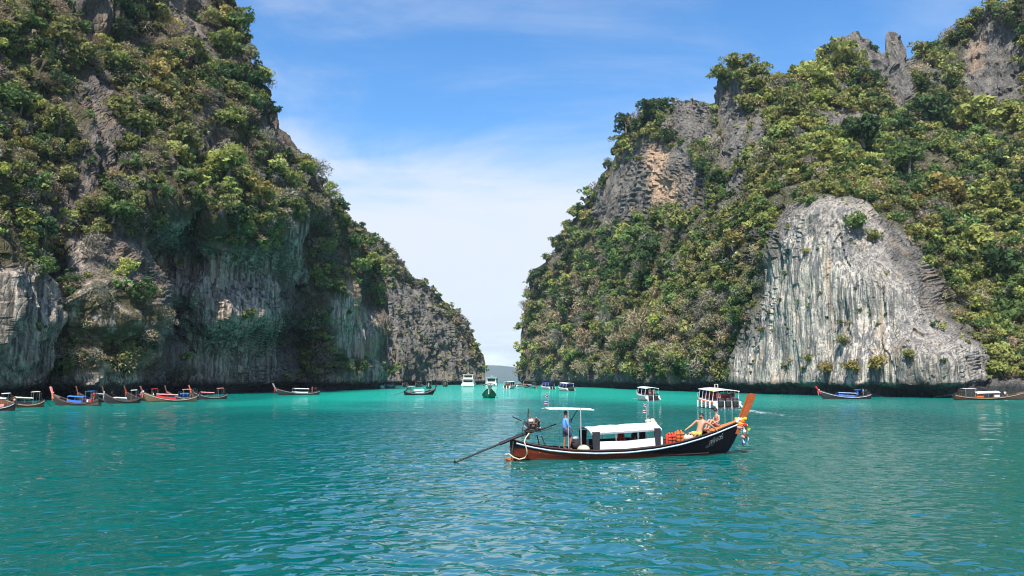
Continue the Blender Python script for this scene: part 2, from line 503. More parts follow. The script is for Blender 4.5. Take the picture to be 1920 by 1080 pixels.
# --- right massif: distance ahead over the picture
DC = rbf([(976, 720, 560), (985, 600, 565), (1010, 520, 560), (1010, 660, 520), (1060, 600, 460), (1060, 450, 500), (1100, 726, 388), (1100, 560, 415), (1110, 370, 470),
          (1170, 729, 325), (1170, 560, 350), (1170, 400, 395), (1165, 260, 440), (1240, 732, 274), (1240, 600, 288), (1240, 450, 320), (1240, 300, 350), (1250, 200, 385),
          (1320, 734, 245), (1320, 600, 256), (1320, 450, 280), (1320, 330, 300), (1330, 200, 345), (1400, 737, 219), (1400, 640, 222), (1400, 520, 234), (1400, 400, 254), (1400, 260, 276), (1400, 125, 300),
          (1450, 739, 205), (1450, 600, 206), (1460, 460, 208), (1470, 380, 224), (1470, 300, 246), (1470, 160, 300),
          (1520, 741, 189), (1520, 600, 190), (1520, 450, 193), (1530, 385, 196), (1540, 340, 215), (1540, 240, 262), (1540, 110, 315),
          (1600, 743, 177), (1600, 600, 180), (1600, 450, 186), (1600, 380, 194), (1610, 330, 220), (1600, 220, 275), (1605, 65, 320),
          (1660, 744, 172), (1660, 600, 175), (1670, 450, 187), (1690, 400, 212), (1690, 300, 246), (1680, 180, 290), (1672, 65, 318),
          (1740, 746, 165), (1735, 620, 170), (1715, 520, 177), (1765, 500, 208), (1760, 400, 232), (1760, 300, 258), (1770, 200, 300), (1740, 90, 340),
          (1800, 747, 160), (1790, 660, 162), (1835, 640, 186), (1850, 540, 205), (1850, 400, 232), (1850, 260, 270), (1850, 180, 300), (1850, 30, 325),
          (1860, 748, 158), (1870, 700, 168), (1920, 749, 152), (1930, 650, 176), (1930, 500, 202), (1930, 300, 245), (1930, 150, 285), (1930, 0, 305),
          (2100, 752, 137), (2100, 500, 170), (2100, 200, 240), (2100, -30, 270), (2400, 760, 114), (2400, 400, 160), (2400, -60, 230)], 30)
PALE_C = [([(1478, 450), (1500, 425), (1530, 450), (1570, 440), (1600, 500), (1680, 560), (1700, 690), (1690, 738), (1370, 735), (1372, 680), (1430, 620), (1445, 520), (1470, 470)], 1.0), ([(1485, 410), (1560, 372), (1610, 390), (1700, 520), (1790, 640), (1822, 700), (1822, 738), (1680, 738), (1600, 500), (1530, 450)], 0.62)]
ORAN_C = [([(1222, 282), (1250, 276), (1268, 350), (1256, 388), (1220, 378)], 1.0), ([(1195, 270), (1222, 265), (1225, 280), (1200, 282)], 0.6), ([(1822, 95), (1842, 85), (1838, 130), (1824, 130)], 0.5), ([(1288, 335), (1303, 340), (1298, 372), (1288, 372)], 0.5)]
TEAL_C = [([(1445, 500), (1480, 490), (1515, 560), (1505, 570), (1450, 520)], 0.35)]
px_c = np.concatenate([np.arange(975, 1960, 2.7), np.arange(1964, 2400, 9.0)])
cliff_c = build_cliff('right_cliff', px_c, 250, WL_C, TOP_C, lambda px, py, Db: DC(px, py), 2.2,
                      lambda x, y: 1.25 - 0.75 * zone(PALE_C, x, y, 30) - 0.7 * sstep(985, 975, x) - 0.9 * np.exp(-((x - 1672) / 16) ** 2) * sstep(130, 100, y),
                      lambda x, y: 0.9 * zone(PALE_C, x, y, 30), (PALE_C, ORAN_C, TEAL_C), (0.45, 1, 0),
                      wrap_start=[(3, 14, 0), (20, 60, 0), (80, 160, 0)], cap_h=0.7,
                      label='wooded limestone mountain with a bare streaked white face on the right shore', category='cliff')

# ------------------------------------------------------------------ far island
px_i = np.arange(380, 1500, 4.0)
top_i = 686 + 5 * fbm(np.stack([px_i / 90, px_i * 0, px_i * 0], -1), 4) + np.interp(px_i, [380, 905, 935, 980, 1500], [10, -3, -1, 6, 20])
rows_i = np.linspace(0, 1, 14)
G = at(np.repeat(px_i[:, None], 14, 1), 713.2 + (top_i[:, None] - 713.2) * rows_i[None], 7200 + 900 * rows_i[None] ** 1.5 + 0 * px_i[:, None])
back = G[:, -1:] + [0, 500, -120]
G = np.concatenate([G, back], 1)
G += 25 * fbm(G / 300, 3)[..., None] * [0.4, 1, 0]
m_isl, nt, b = new_mat('distant_forest')
nn = noise_n(nt, nt.nodes.new('ShaderNodeNewGeometry').outputs['Position'], 0.01, 4)
nt.links.new(mixc(nt, nn, (0.03, 0.05, 0.025), (0.07, 0.09, 0.045)), b.inputs['Base Color'])
b.inputs['Roughness'].default_value = 1.0
link('far_island', mesh_np('far_island', G.reshape(-1, 3), grid_faces(*G.shape[:2]), m_isl, smooth=True), kind='structure',
     label='low blue hazy island on the horizon through the channel', category='island')

# ------------------------------------------------------------------ sea
ang = np.radians(np.concatenate([np.arange(-180, -40, 7.0), np.arange(-40, 40.01, 0.118), np.arange(46, 181, 7.0)]))
ang[0], ang[-1] = -math.pi, math.pi
q = np.arange(340, 46, -1.15)
R_near = CAMH * 768 / q
R = np.concatenate([[0.3, 3, 6], R_near, R_near[-1] * 1.022 ** np.arange(1, 236)])
R[-1] = 9200
A2, R2 = np.meshgrid(ang, R, indexing='ij')
WX, WY = R2 * np.sin(A2), R2 * np.cos(A2)
spacing = np.maximum(np.gradient(R)[None] * np.ones_like(A2), R2 * np.radians(0.118))
front = np.abs(A2) < np.radians(40.1)
P0 = np.stack([WX, WY, 0 * WX], -1)
chop = np.clip(0.72 + 0.75 * fbm(P0 / [38, 30, 1] + 3, 3), 0.25, 1.6)
chop *= 1 - 0.35 * sstep(3, 9, WX - 0.14 * WY)
chop *= np.interp(WX + 0.15 * WY, [-25, -6, 8, 30], [0.55, 1.0, 1.15, 0.9])
WZ = np.zeros_like(WX)
wr = np.random.default_rng(21)
for i in range(54):
    lam = 0.42 * (7.0 / 0.42) ** (wr.random() ** 1.1)
    th = math.radians(-96) + wr.normal() * 0.62
    kx, ky = math.cos(th) * 2 * math.pi / lam, math.sin(th) * 2 * math.pi / lam
    a = (0.040 if lam < 1.3 else 0.022 if lam < 3 else 0.011) * lam / (2 * math.pi)
    ph = WX * kx + WY * ky + wr.random() * 6.28 + 1.1 * perlin(P0 / (lam * 7) + i)
    WZ += a * (np.sin(ph) + 0.22 * np.sin(2 * ph + 1.2)) * np.clip(lam / spacing / 1.8 - 0.6, 0, 1)
WZ *= chop * front
SEA_V = np.stack([WX, WY, WZ], -1)


def wpt(px, py):
    p = water_at(px, py)
    return p.x, p.y


def along(path, width0, width1, fall=1.0):
    """1 on a streak drawn over the water along photo points, 0 off it"""
    pts = [wpt(*p) for p in path]
    out = np.zeros_like(WX)
    n = len(pts) - 1
    for i in range(n):
        (ax, ay), (bx, by) = pts[i], pts[i + 1]
        ex, ey = bx - ax, by - ay
        t = np.clip(((WX - ax) * ex + (WY - ay) * ey) / (ex * ex + ey * ey), 0, 1)
        d = np.hypot(WX - ax - ex * t, WY - ay - ey * t)
        u = (i + t) / n
        w = width0 + (width1 - width0) * u
        out = np.maximum(out, np.clip(1.25 - d / w, 0, 1) * (1 - u * fall))
    return out


jitw = fbm(P0 / [22, 40, 1] + 9, 4)
shoal = sstep(85, 185, WY + 45 * jitw + 0.35 * np.abs(WX - 8)) * sstep(900, 500, WY) * sstep(-64, -40, WX + 8 * jitw)
nearL = sstep(34, 4, np.abs(WX + 64 + 6 * jitw)) * sstep(60, 110, WY) * sstep(300, 200, WY)
shoal = np.clip(np.maximum(shoal * (1 - 0.75 * sstep(30, 75, WX + 10 * jitw)), 0.25 * nearL), 0, 1)
foam = along([(1392, 768), (1430, 774), (1490, 781), (1570, 792)], 1.5, 3.4, 0.85)
foam = np.maximum(foam, along([(1290, 766), (1330, 772), (1392, 771)], 0.4, 0.5, 0.2) * 0.5)
foam = np.maximum(foam, along([(1185, 747), (1230, 751), (1252, 753)], 0.9, 0.5, 0.5) * 0.9)
foam = np.maximum(foam, along([(0, 770), (14, 770), (30, 771)], 0.5, 0.5, 0.4))
foam = np.maximum(foam, along([(1688, 750), (1704, 750), (1722, 750)], 1.0, 0.8, 0.5))
foam = np.maximum(foam, along([(1885, 751), (1905, 750), (1918, 750)], 0.7, 0.5, 0.3) * 0.8)
foam = np.maximum(foam, along([(955, 868), (1010, 869), (1090, 867), (1200, 864)], 0.13, 0.09, 0.3) * 0.7)
slick = np.clip(np.maximum(along([(856, 853), (900, 858), (955, 862)], 1.2, 0.5, 0.0), sstep(3, 9, WX - 0.14 * WY + 3 * jitw) * sstep(75, 45, WY)), 0, 1)
SEA_ATT = np.stack([shoal, foam, slick], -1)

m_sea, nt, b = new_mat('sea_water')
geo = nt.nodes.new('ShaderNodeNewGeometry')
pos = geo.outputs['Position']
vc = nt.nodes.new('ShaderNodeVertexColor')
vc.layer_name = 'shore'
sp = nt.nodes.new('ShaderNodeSeparateColor')
nt.links.new(vc.outputs['Color'], sp.inputs[0])
big = noise_n(nt, vscale(nt, pos, (0.03, 0.02, 1)), 1.0, 4, 0.55)
deep = mixc(nt, maprange(nt, big, 0.3, 0.7), (0.0, 0.104, 0.096), (0.0, 0.142, 0.124))
c = mixc(nt, sp.outputs[0], deep, (0.01, 0.40, 0.30))
fn = noise_n(nt, vscale(nt, pos, (0.9, 0.45, 1)), 1.6, 6, 0.75)
fm = maprange(nt, mathn(nt, 'ADD', sp.outputs[1], mathn(nt, 'MULTIPLY', mathn(nt, 'SUBTRACT', fn, 0.5), 3.4)), 0.55, 1.25, 0, 0.9, True)
fm = mathn(nt, 'MULTIPLY', fm, maprange(nt, sp.outputs[1], 0.0, 0.2))
c = mixc(nt, fm, c, (0.8, 0.84, 0.84))
r1 = noise_n(nt, vscale(nt, pos, (1.0, 1.25, 1)), 1.35, 1.5, 0.5, 0.5)
r2 = noise_n(nt, vscale(nt, pos, (1.0, 1.5, 1)), 0.5, 1.0, 0.5, 0.6)
bp = nt.nodes.new('ShaderNodeBump')
bp.inputs['Strength'].default_value, bp.inputs['Distance'].default_value = 1.0, 0.30
nt.links.new(mathn(nt, 'ADD', mathn(nt, 'MULTIPLY', r1, 0.62), mathn(nt, 'MULTIPLY', r2, 0.52)), bp.inputs['Height'])
df = nt.nodes.new('ShaderNodeBsdfDiffuse')
nt.links.new(maprange(nt, sp.outputs[2], 0.0, 1.0, 1.0, 0.5), bp.inputs['Strength'])
gl = nt.nodes.new('ShaderNodeBsdfGlossy')
gl.inputs['Roughness'].default_value = 0.03
fr = nt.nodes.new('ShaderNodeFresnel')
fr.inputs['IOR'].default_value = 1.333
mx = nt.nodes.new('ShaderNodeMixShader')
nt.links.new(c, df.inputs['Color'])
nt.links.new(bp.outputs[0], gl.inputs['Normal'])
nt.links.new(bp.outputs[0], fr.inputs['Normal'])
ff = mathn(nt, 'MINIMUM', fr.outputs[0], 0.48)                     # a rippled sea never mirrors fully at grazing view
nt.links.new(mathn(nt, 'MULTIPLY', ff, mathn(nt, 'SUBTRACT', 1.0, fm)), mx.inputs[0])
nt.links.new(df.outputs[0], mx.inputs[1])
nt.links.new(gl.outputs[0], mx.inputs[2])
nt.links.new(mx.outputs[0], nt.nodes['Material Output'].inputs[0])
nt.nodes.remove(b)
sea = link('sea', mesh_np('sea', SEA_V.reshape(-1, 3), grid_faces(len(ang), len(R))[:, ::-1], m_sea, {'shore': SEA_ATT.reshape(-1, 3)}, smooth=True), kind='structure')

# ------------------------------------------------------------------ vegetation
LEAFCOL = dict(olive=(0.24, 0.245, 0.090), green=(0.14, 0.205, 0.070), dark=(0.062, 0.105, 0.044), lime=(0.31, 0.33, 0.098),
               gold=(0.33, 0.27, 0.095), tan=(0.36, 0.29, 0.18), grey=(0.28, 0.25, 0.20))
m_leaf, nt, b = new_mat('foliage')
vc = nt.nodes.new('ShaderNodeVertexColor')
vc.layer_name = 'tint'


def leaf_shader(nt, b, colsock):
    df = nt.nodes.new('ShaderNodeBsdfDiffuse')
    tr = nt.nodes.new('ShaderNodeBsdfTranslucent')
    mx = nt.nodes.new('ShaderNodeMixShader')
    mx.inputs[0].default_value = 0.3
    nt.links.new(colsock, df.inputs[0])
    nt.links.new(colsock, tr.inputs[0])
    nt.links.new(df.outputs[0], mx.inputs[1])
    nt.links.new(tr.outputs[0], mx.inputs[2])
    out = nt.nodes['Material Output']
    nt.links.new(mx.outputs[0], out.inputs[0])
    nt.nodes.remove(b)


leaf_shader(nt, b, vc.outputs['Color'])
m_tleaf, nt, b = new_mat('tree_leaves')
oi = nt.nodes.new('ShaderNodeObjectInfo')
vc = nt.nodes.new('ShaderNodeVertexColor')
vc.layer_name = 'tint'
leaf_shader(nt, b, mixc(nt, 1.0, oi.outputs['Color'], vc.outputs['Color'], 'MULTIPLY'))
m_bark, nt, b = new_mat('bark')
bn = noise_n(nt, nt.nodes.new('ShaderNodeNewGeometry').outputs['Position'], 3.0, 4)
nt.links.new(mixc(nt, bn, (0.10, 0.085, 0.065), (0.26, 0.23, 0.19)), b.inputs['Base Color'])
b.inputs['Roughness'].default_value = 0.95


def unit(v):
    return v / (np.linalg.norm(v, axis=-1)[..., None] + 1e-9)


def leaf_quads(pos, nor, size, asp, g):
    """flat leaf sprays: one slightly folded quad each"""
    t = unit(np.cross(nor, g.normal(size=nor.shape)))
    bt = np.cross(nor, t)
    a, c = t * (size * asp)[:, None], bt * (size / asp)[:, None]
    V = np.stack([pos - a - 0.45 * c, pos + a - 0.55 * c, pos + 1.15 * c + nor * (size * 0.2)[:, None]], 1)
    return V.reshape(-1, 3)


def crown_points(C, rad, leaf, g, cover=1.5, flat=0.72, nlobe=9):
    """leaf positions of many crowns at once; C (n,3) centres, rad (n,), leaf (n,) leaf size"""
    n = len(C)
    lob = unit(g.normal(size=(n, nlobe, 3)) + [0, 0, 0.45]) * (0.25 + 0.70 * g.random((n, nlobe, 1)))
    lr = 0.20 + 0.28 * g.random((n, nlobe))
    cnt = np.clip((cover * 4.2 * (rad / leaf) ** 2).astype(int), 18, 1400)
    idx = np.repeat(np.arange(n), cnt)
    m = len(idx)
    li = g.integers(0, nlobe, m)
    v = unit(g.normal(size=(m, 3)) + [0, 0, 0.3])
    L = lob[idx, li]
    p = L + v * (lr[idx, li] * (0.72 + 0.36 * g.random(m)))[:, None]
    p[:, 2] *= flat
    nor = unit(v + 0.75 * g.normal(size=(m, 3)))
    return idx, C[idx] + p * rad[idx][:, None], nor, (li + idx * 3)


def twig_points(C, rad, leaf, g, cover=1.0):
    n = len(C)
    cnt = np.clip((cover * 3.2 * (rad / leaf) ** 2).astype(int), 14, 900)
    idx = np.repeat(np.arange(n), cnt)
    m = len(idx)
    v = unit(g.normal(size=(m, 3)) + [0, 0, 0.35])
    p = v * (g.random(m) ** 0.5)[:, None] * [1, 1, 0.75]
    return idx, C[idx] + p * rad[idx][:, None], unit(v + 0.8 * g.normal(size=(m, 3)))


def twig_quads(pos, d, ln, w, g):
    s = unit(np.cross(d, g.normal(size=d.shape))) * w[:, None]
    e = d * ln[:, None] * 0.5
    return np.stack([pos - e - s * 1.5, pos - e + s * 1.5, pos + e], 1).reshape(-1, 3)


# kinds of plant favoured in parts of the picture: (px, py, radius, kind, weight)
FAV = [(60, 60, 110, 'tan', 3), (130, 330, 150, 'tan', 1.5), (220, 640, 70, 'tan', 9), (210, 560, 60, 'tan', 5), (300, 90, 60, 'tan', 2), (285, 165, 35, 'gold', 6), (440, 390, 60, 'lime', 3), (455, 400, 30, 'gold', 4),
       (560, 340, 60, 'grey', 5), (600, 380, 40, 'grey', 4), (240, 250, 60, 'olive', 2), (400, 350, 80, 'lime', 2), (75, 465, 30, 'gold', 8), (10, 430, 40, 'lime', 3), (640, 480, 60, 'green', 2), (590, 690, 45, 'lime', 3),
       (470, 110, 60, 'dark', 2), (420, 170, 60, 'dark', 2), (660, 430, 50, 'olive', 3),
       (1230, 240, 60, 'dark', 6), (1190, 480, 90, 'green', 6), (1090, 470, 90, 'dark', 5), (1050, 650, 110, 'tan', 6), (1210, 640, 80, 'tan', 8), (1130, 600, 60, 'grey', 4), (1330, 560, 70, 'grey', 3), (1400, 480, 40, 'gold', 3),
       (1410, 500, 30, 'tan', 5), (1380, 640, 60, 'grey', 4), (1560, 170, 90, 'lime', 6), (1480, 210, 90, 'lime', 4), (1550, 310, 60, 'lime', 6), (1600, 270, 60, 'green', 2), (1740, 220, 80, 'dark', 4), (1740, 260, 70, 'green', 3),
       (1880, 240, 60, 'lime', 4), (1830, 500, 80, 'lime', 6), (1880, 420, 60, 'lime', 4), (1750, 400, 60, 'gold', 2), (1860, 540, 60, 'green', 3), (1730, 340, 70, 'green', 4), (1850, 700, 60, 'lime', 3), (1890, 630, 50, 'green', 4),
       (1880, 480, 40, 'tan', 2), (1120, 650, 40, 'lime', 2), (1160, 560, 40, 'green', 3), (1790, 130, 60, 'olive', 2), (1500, 340, 60, 'olive', 4)]
BASEW = dict(left_cliff=dict(olive=4.5, green=2.0, dark=1.6, lime=1.0, gold=0.1, tan=1.6, grey=1.7), far_headland=dict(olive=2, green=1.5, dark=1.5, lime=0.2, gold=0.05, tan=1.2, grey=3.0),
             right_cliff=dict(olive=4.5, green=2.8, dark=1.5, lime=1.5, gold=0.05, tan=1.1, grey=1.2))
KINDS_ = list(LEAFCOL)


def choose_kind(name, px, py, g):
    W = np.stack([np.full(len(px), float(BASEW[name][k])) for k in KINDS_], -1)
    for fx, fy, fr, k, w in FAV:
        W[:, KINDS_.index(k)] += 1.8 * w * np.exp(-((px - fx) ** 2 + (py - fy) ** 2) / (fr * fr))
    W /= W.sum(1)[:, None]
    return (g.random(len(px))[:, None] > np.cumsum(W, 1)).sum(1).clip(0, len(KINDS_) - 1)


def scatter(name, count, g, pxlim):
    """random spots on a cliff, evenly over its visible face"""
    S = CLIFFS[name]
    nc, nr = S['px'].shape
    wts = np.gradient(S['px'][:, 0]) * np.abs(S['py'][:, 0] - S['py'][:, -1])
    wts = wts * ((S['px'][:, 0] > pxlim[0]) & (S['px'][:, 0] < pxlim[1]))
    ci = g.choice(nc, count, p=wts / wts.sum())
    ri = g.integers(2, nr, count)
    px, py = S['px'][ci, ri], S['py'][ci, ri]
    P, n, D = S['P'][ci, ri], S['n'][ci, ri], S['D'][ci, ri]
    polys, keep = BARE[name]
    jit = 16 * fbm(P / 12.0 + 70, 3)
    bare = zone(polys, px, py, 14, jit * 1.5)
    thin = np.clip((0.58 if name == 'left_cliff' else 0.68) + 1.6 * fbm(P / 13.0 + 90, 3), 0.03, 1)
    ok = (g.random(count) < thin * (1 - bare * (1 - keep))) & (P[:, 2] > 4.0) & (py > -340)
    return px[ok], py[ok], P[ok], n[ok], D[ok], bare[ok]


def plants(name, count, rpx, rmax, g, obj_name, pxlim, cover=1.5, label=None):
    px, py, P, n, D, bare = scatter(name, count, g, pxlim)
    kind = choose_kind(name, px, py, g)
    rad = np.clip(rpx[0] * (rpx[1] / rpx[0]) ** (g.random(len(px)) ** 1.25) * D / F, 0.35, rmax) * np.where(bare > 0.5, 0.5, 1)
    leaf = 2.35 * D / F * (0.85 + 0.3 * g.random(len(px)))
    C = P + n * [1, 1, 0.3] * (0.35 * rad)[:, None] + [0, 0, 1] * (0.30 * rad)[:, None]
    dry = kind >= KINDS_.index('tan')
    Vs, Cs = [], []
    cols = np.array([LEAFCOL[k] for k in KINDS_])
    bcol = cols[kind] * np.exp(0.22 * g.normal(size=(len(px), 1))) * np.exp(0.045 * g.normal(size=(len(px), 3)))
    for sel, is_dry in ((~dry, False), (dry, True)):
        if not sel.any():
            continue
        if is_dry:
            idx, pos, d = twig_points(C[sel], rad[sel], leaf[sel], g, cover * 0.9)
            lf = leaf[sel][idx]
            Vs.append(twig_quads(pos, d, lf * (1.6 + 2.2 * g.random(len(idx))), lf * 0.26, g))
        else:
            idx, pos, nor, lid = crown_points(C[sel], rad[sel], leaf[sel], g, cover)
            lf = leaf[sel][idx] * (0.55 + 0.8 * g.random(len(idx)))
            Vs.append(leaf_quads(pos, nor, lf, 1.22, g))
        cc = bcol[sel][idx] * np.exp(0.10 * g.normal(size=(len(idx), 1)))
        Cs.append(np.repeat(cc, 3, 0))
    V, Cc = np.concatenate(Vs), np.concatenate(Cs)
    me = mesh_np(obj_name, V, np.arange(len(V)).reshape(-1, 3), m_leaf, {'tint': Cc})
    print('plants', obj_name, len(px), 'quads', len(V) // 3)
    return link(obj_name, me, kind='stuff', label=label, category='undergrowth')


g = np.random.default_rng(5)
plants('left_cliff', 9600, (5.5, 28), 4.4, g, 'cliff_scrub', (-150, 719), 1.05, 'mixed green and dry brown scrub covering the left cliff')
plants('far_headland', 3000, (3.5, 9), 5.5, g, 'headland_scrub', (640, 912), 1.0, 'grey green scrub covering the far headland')
plants('right_cliff', 15000, (5, 25), 5.0, g, 'mountain_scrub', (977, 2000), 1.05, 'dense green and dry scrub covering the right mountain')

# ------------------------------------------------------------------ trees and shrubs that can be told apart
def crown_mesh(i, dry=False, leaf=0.11, flat=0.72):
    gg = np.random.default_rng(100 + i)
    if dry:
        idx, pos, d = twig_points(np.zeros((1, 3)), np.ones(1), np.array([0.11]), gg, 1.3)
        V = twig_quads(pos, d, 0.20 + 0.3 * gg.random(len(pos)), np.full(len(pos), 0.020), gg)
    else:
        idx, pos, nor, _ = crown_points(np.zeros((1, 3)), np.ones(1), np.array([leaf]), gg, 1.9, flat, 13)
        V = leaf_quads(pos, nor, leaf * (0.55 + 0.8 * gg.random(len(pos))), 1.22, gg)
    t = np.repeat(np.exp(0.12 * gg.normal(size=(len(V) // 3, 1))), 3, 0) * np.ones((1, 3))
    return mesh_np('crown', V, np.arange(len(V)).reshape(-1, 3), m_tleaf, {'tint': t})


def trunk_mesh(i):
    r = random.Random(i)
    bm = bmesh.new()

    def limb(pts, rs):
        rings = []
        for p, rad in zip(pts, rs):
            rings.append([bm.verts.new((p[0] + rad * math.cos(t), p[1] + rad * math.sin(t), p[2])) for t in (2 * math.pi * j / 6 for j in range(6))])
        for A, B in zip(rings, rings[1:]):
            for j in range(6):
                bm.faces.new((A[j], A[(j + 1) % 6], B[(j + 1) % 6], B[j]))
    lean = r.uniform(-0.15, 0.15)
    limb([(0, 0, 0), (lean * 0.5, 0.02, 0.5), (lean, 0, 0.95), (lean * 1.2, 0.03, 1.5)], [0.075, 0.06, 0.045, 0.015])
    for k in range(4):
        a = k * 1.57 + r.uniform(-0.5, 0.5)
        c, s = math.cos(a), math.sin(a)
        limb([(lean * 0.9, 0, 0.65 + 0.1 * k), (lean + 0.3 * c, 0.3 * s, 0.95 + 0.08 * k), (lean + 0.68 * c, 0.68 * s, 1.15 + 0.12 * k)], [0.04, 0.03, 0.01])
    me = bpy.data.meshes.new('trunk')
    bm.to_mesh(me)
    bm.free()
    me.materials.append(m_bark)
    return me


CROWNS = [crown_mesh(i) for i in range(5)] + [crown_mesh(5, flat=0.5), crown_mesh(6, flat=1.1)]
DRYS = [crown_mesh(20 + i, True) for i in range(3)]
TRUNKS = [trunk_mesh(i) for i in range(3)]
TR = random.Random(12)


def surface_at(px, py):
    best = None
    for nm, S in CLIFFS.items():
        d = (S['px'] - px) ** 2 + (S['py'] - py) ** 2
        i = np.unravel_index(np.argmin(d), d.shape)
        if d[i] < 400 and (best is None or S['D'][i] < best[2]):
            best = (S['P'][i], S['n'][i], S['D'][i])
    return best


def plant_tree(P, n, rad, kind, label, group, shape=None):
    dry = kind in ('tan', 'grey')
    nm = 'dry_shrub' if dry else ('shrub' if rad < 2.0 else 'tree')
    base = Vector(P) + Vector((n[0], n[1], 0)) * 0.35 * rad - Vector((0, 0, 0.1 * rad))
    o = bpy.data.objects.new(nm, None)
    COL.objects.link(o)
    o.location, o.rotation_euler = base, (0, 0, TR.uniform(0, 6.28))
    o.empty_display_size = 0.5
    o['label'], o['category'], o['group'] = label, ('tree' if nm == 'tree' else 'shrub'), group
    c = link('crown', TR.choice(DRYS) if dry else (CROWNS[shape] if shape is not None else TR.choice(CROWNS[:5])), o)
    k = np.array(LEAFCOL[kind]) * math.exp(TR.gauss(0, 0.12))
    c.color = (*k, 1)
    c.scale = (rad, rad, rad * TR.uniform(0.85, 1.1))
    c.location = (0, 0, rad * 0.8)
    t = link('trunk', TR.choice(TRUNKS), o)
    t.scale = (rad, rad, rad * 0.8)
    return o


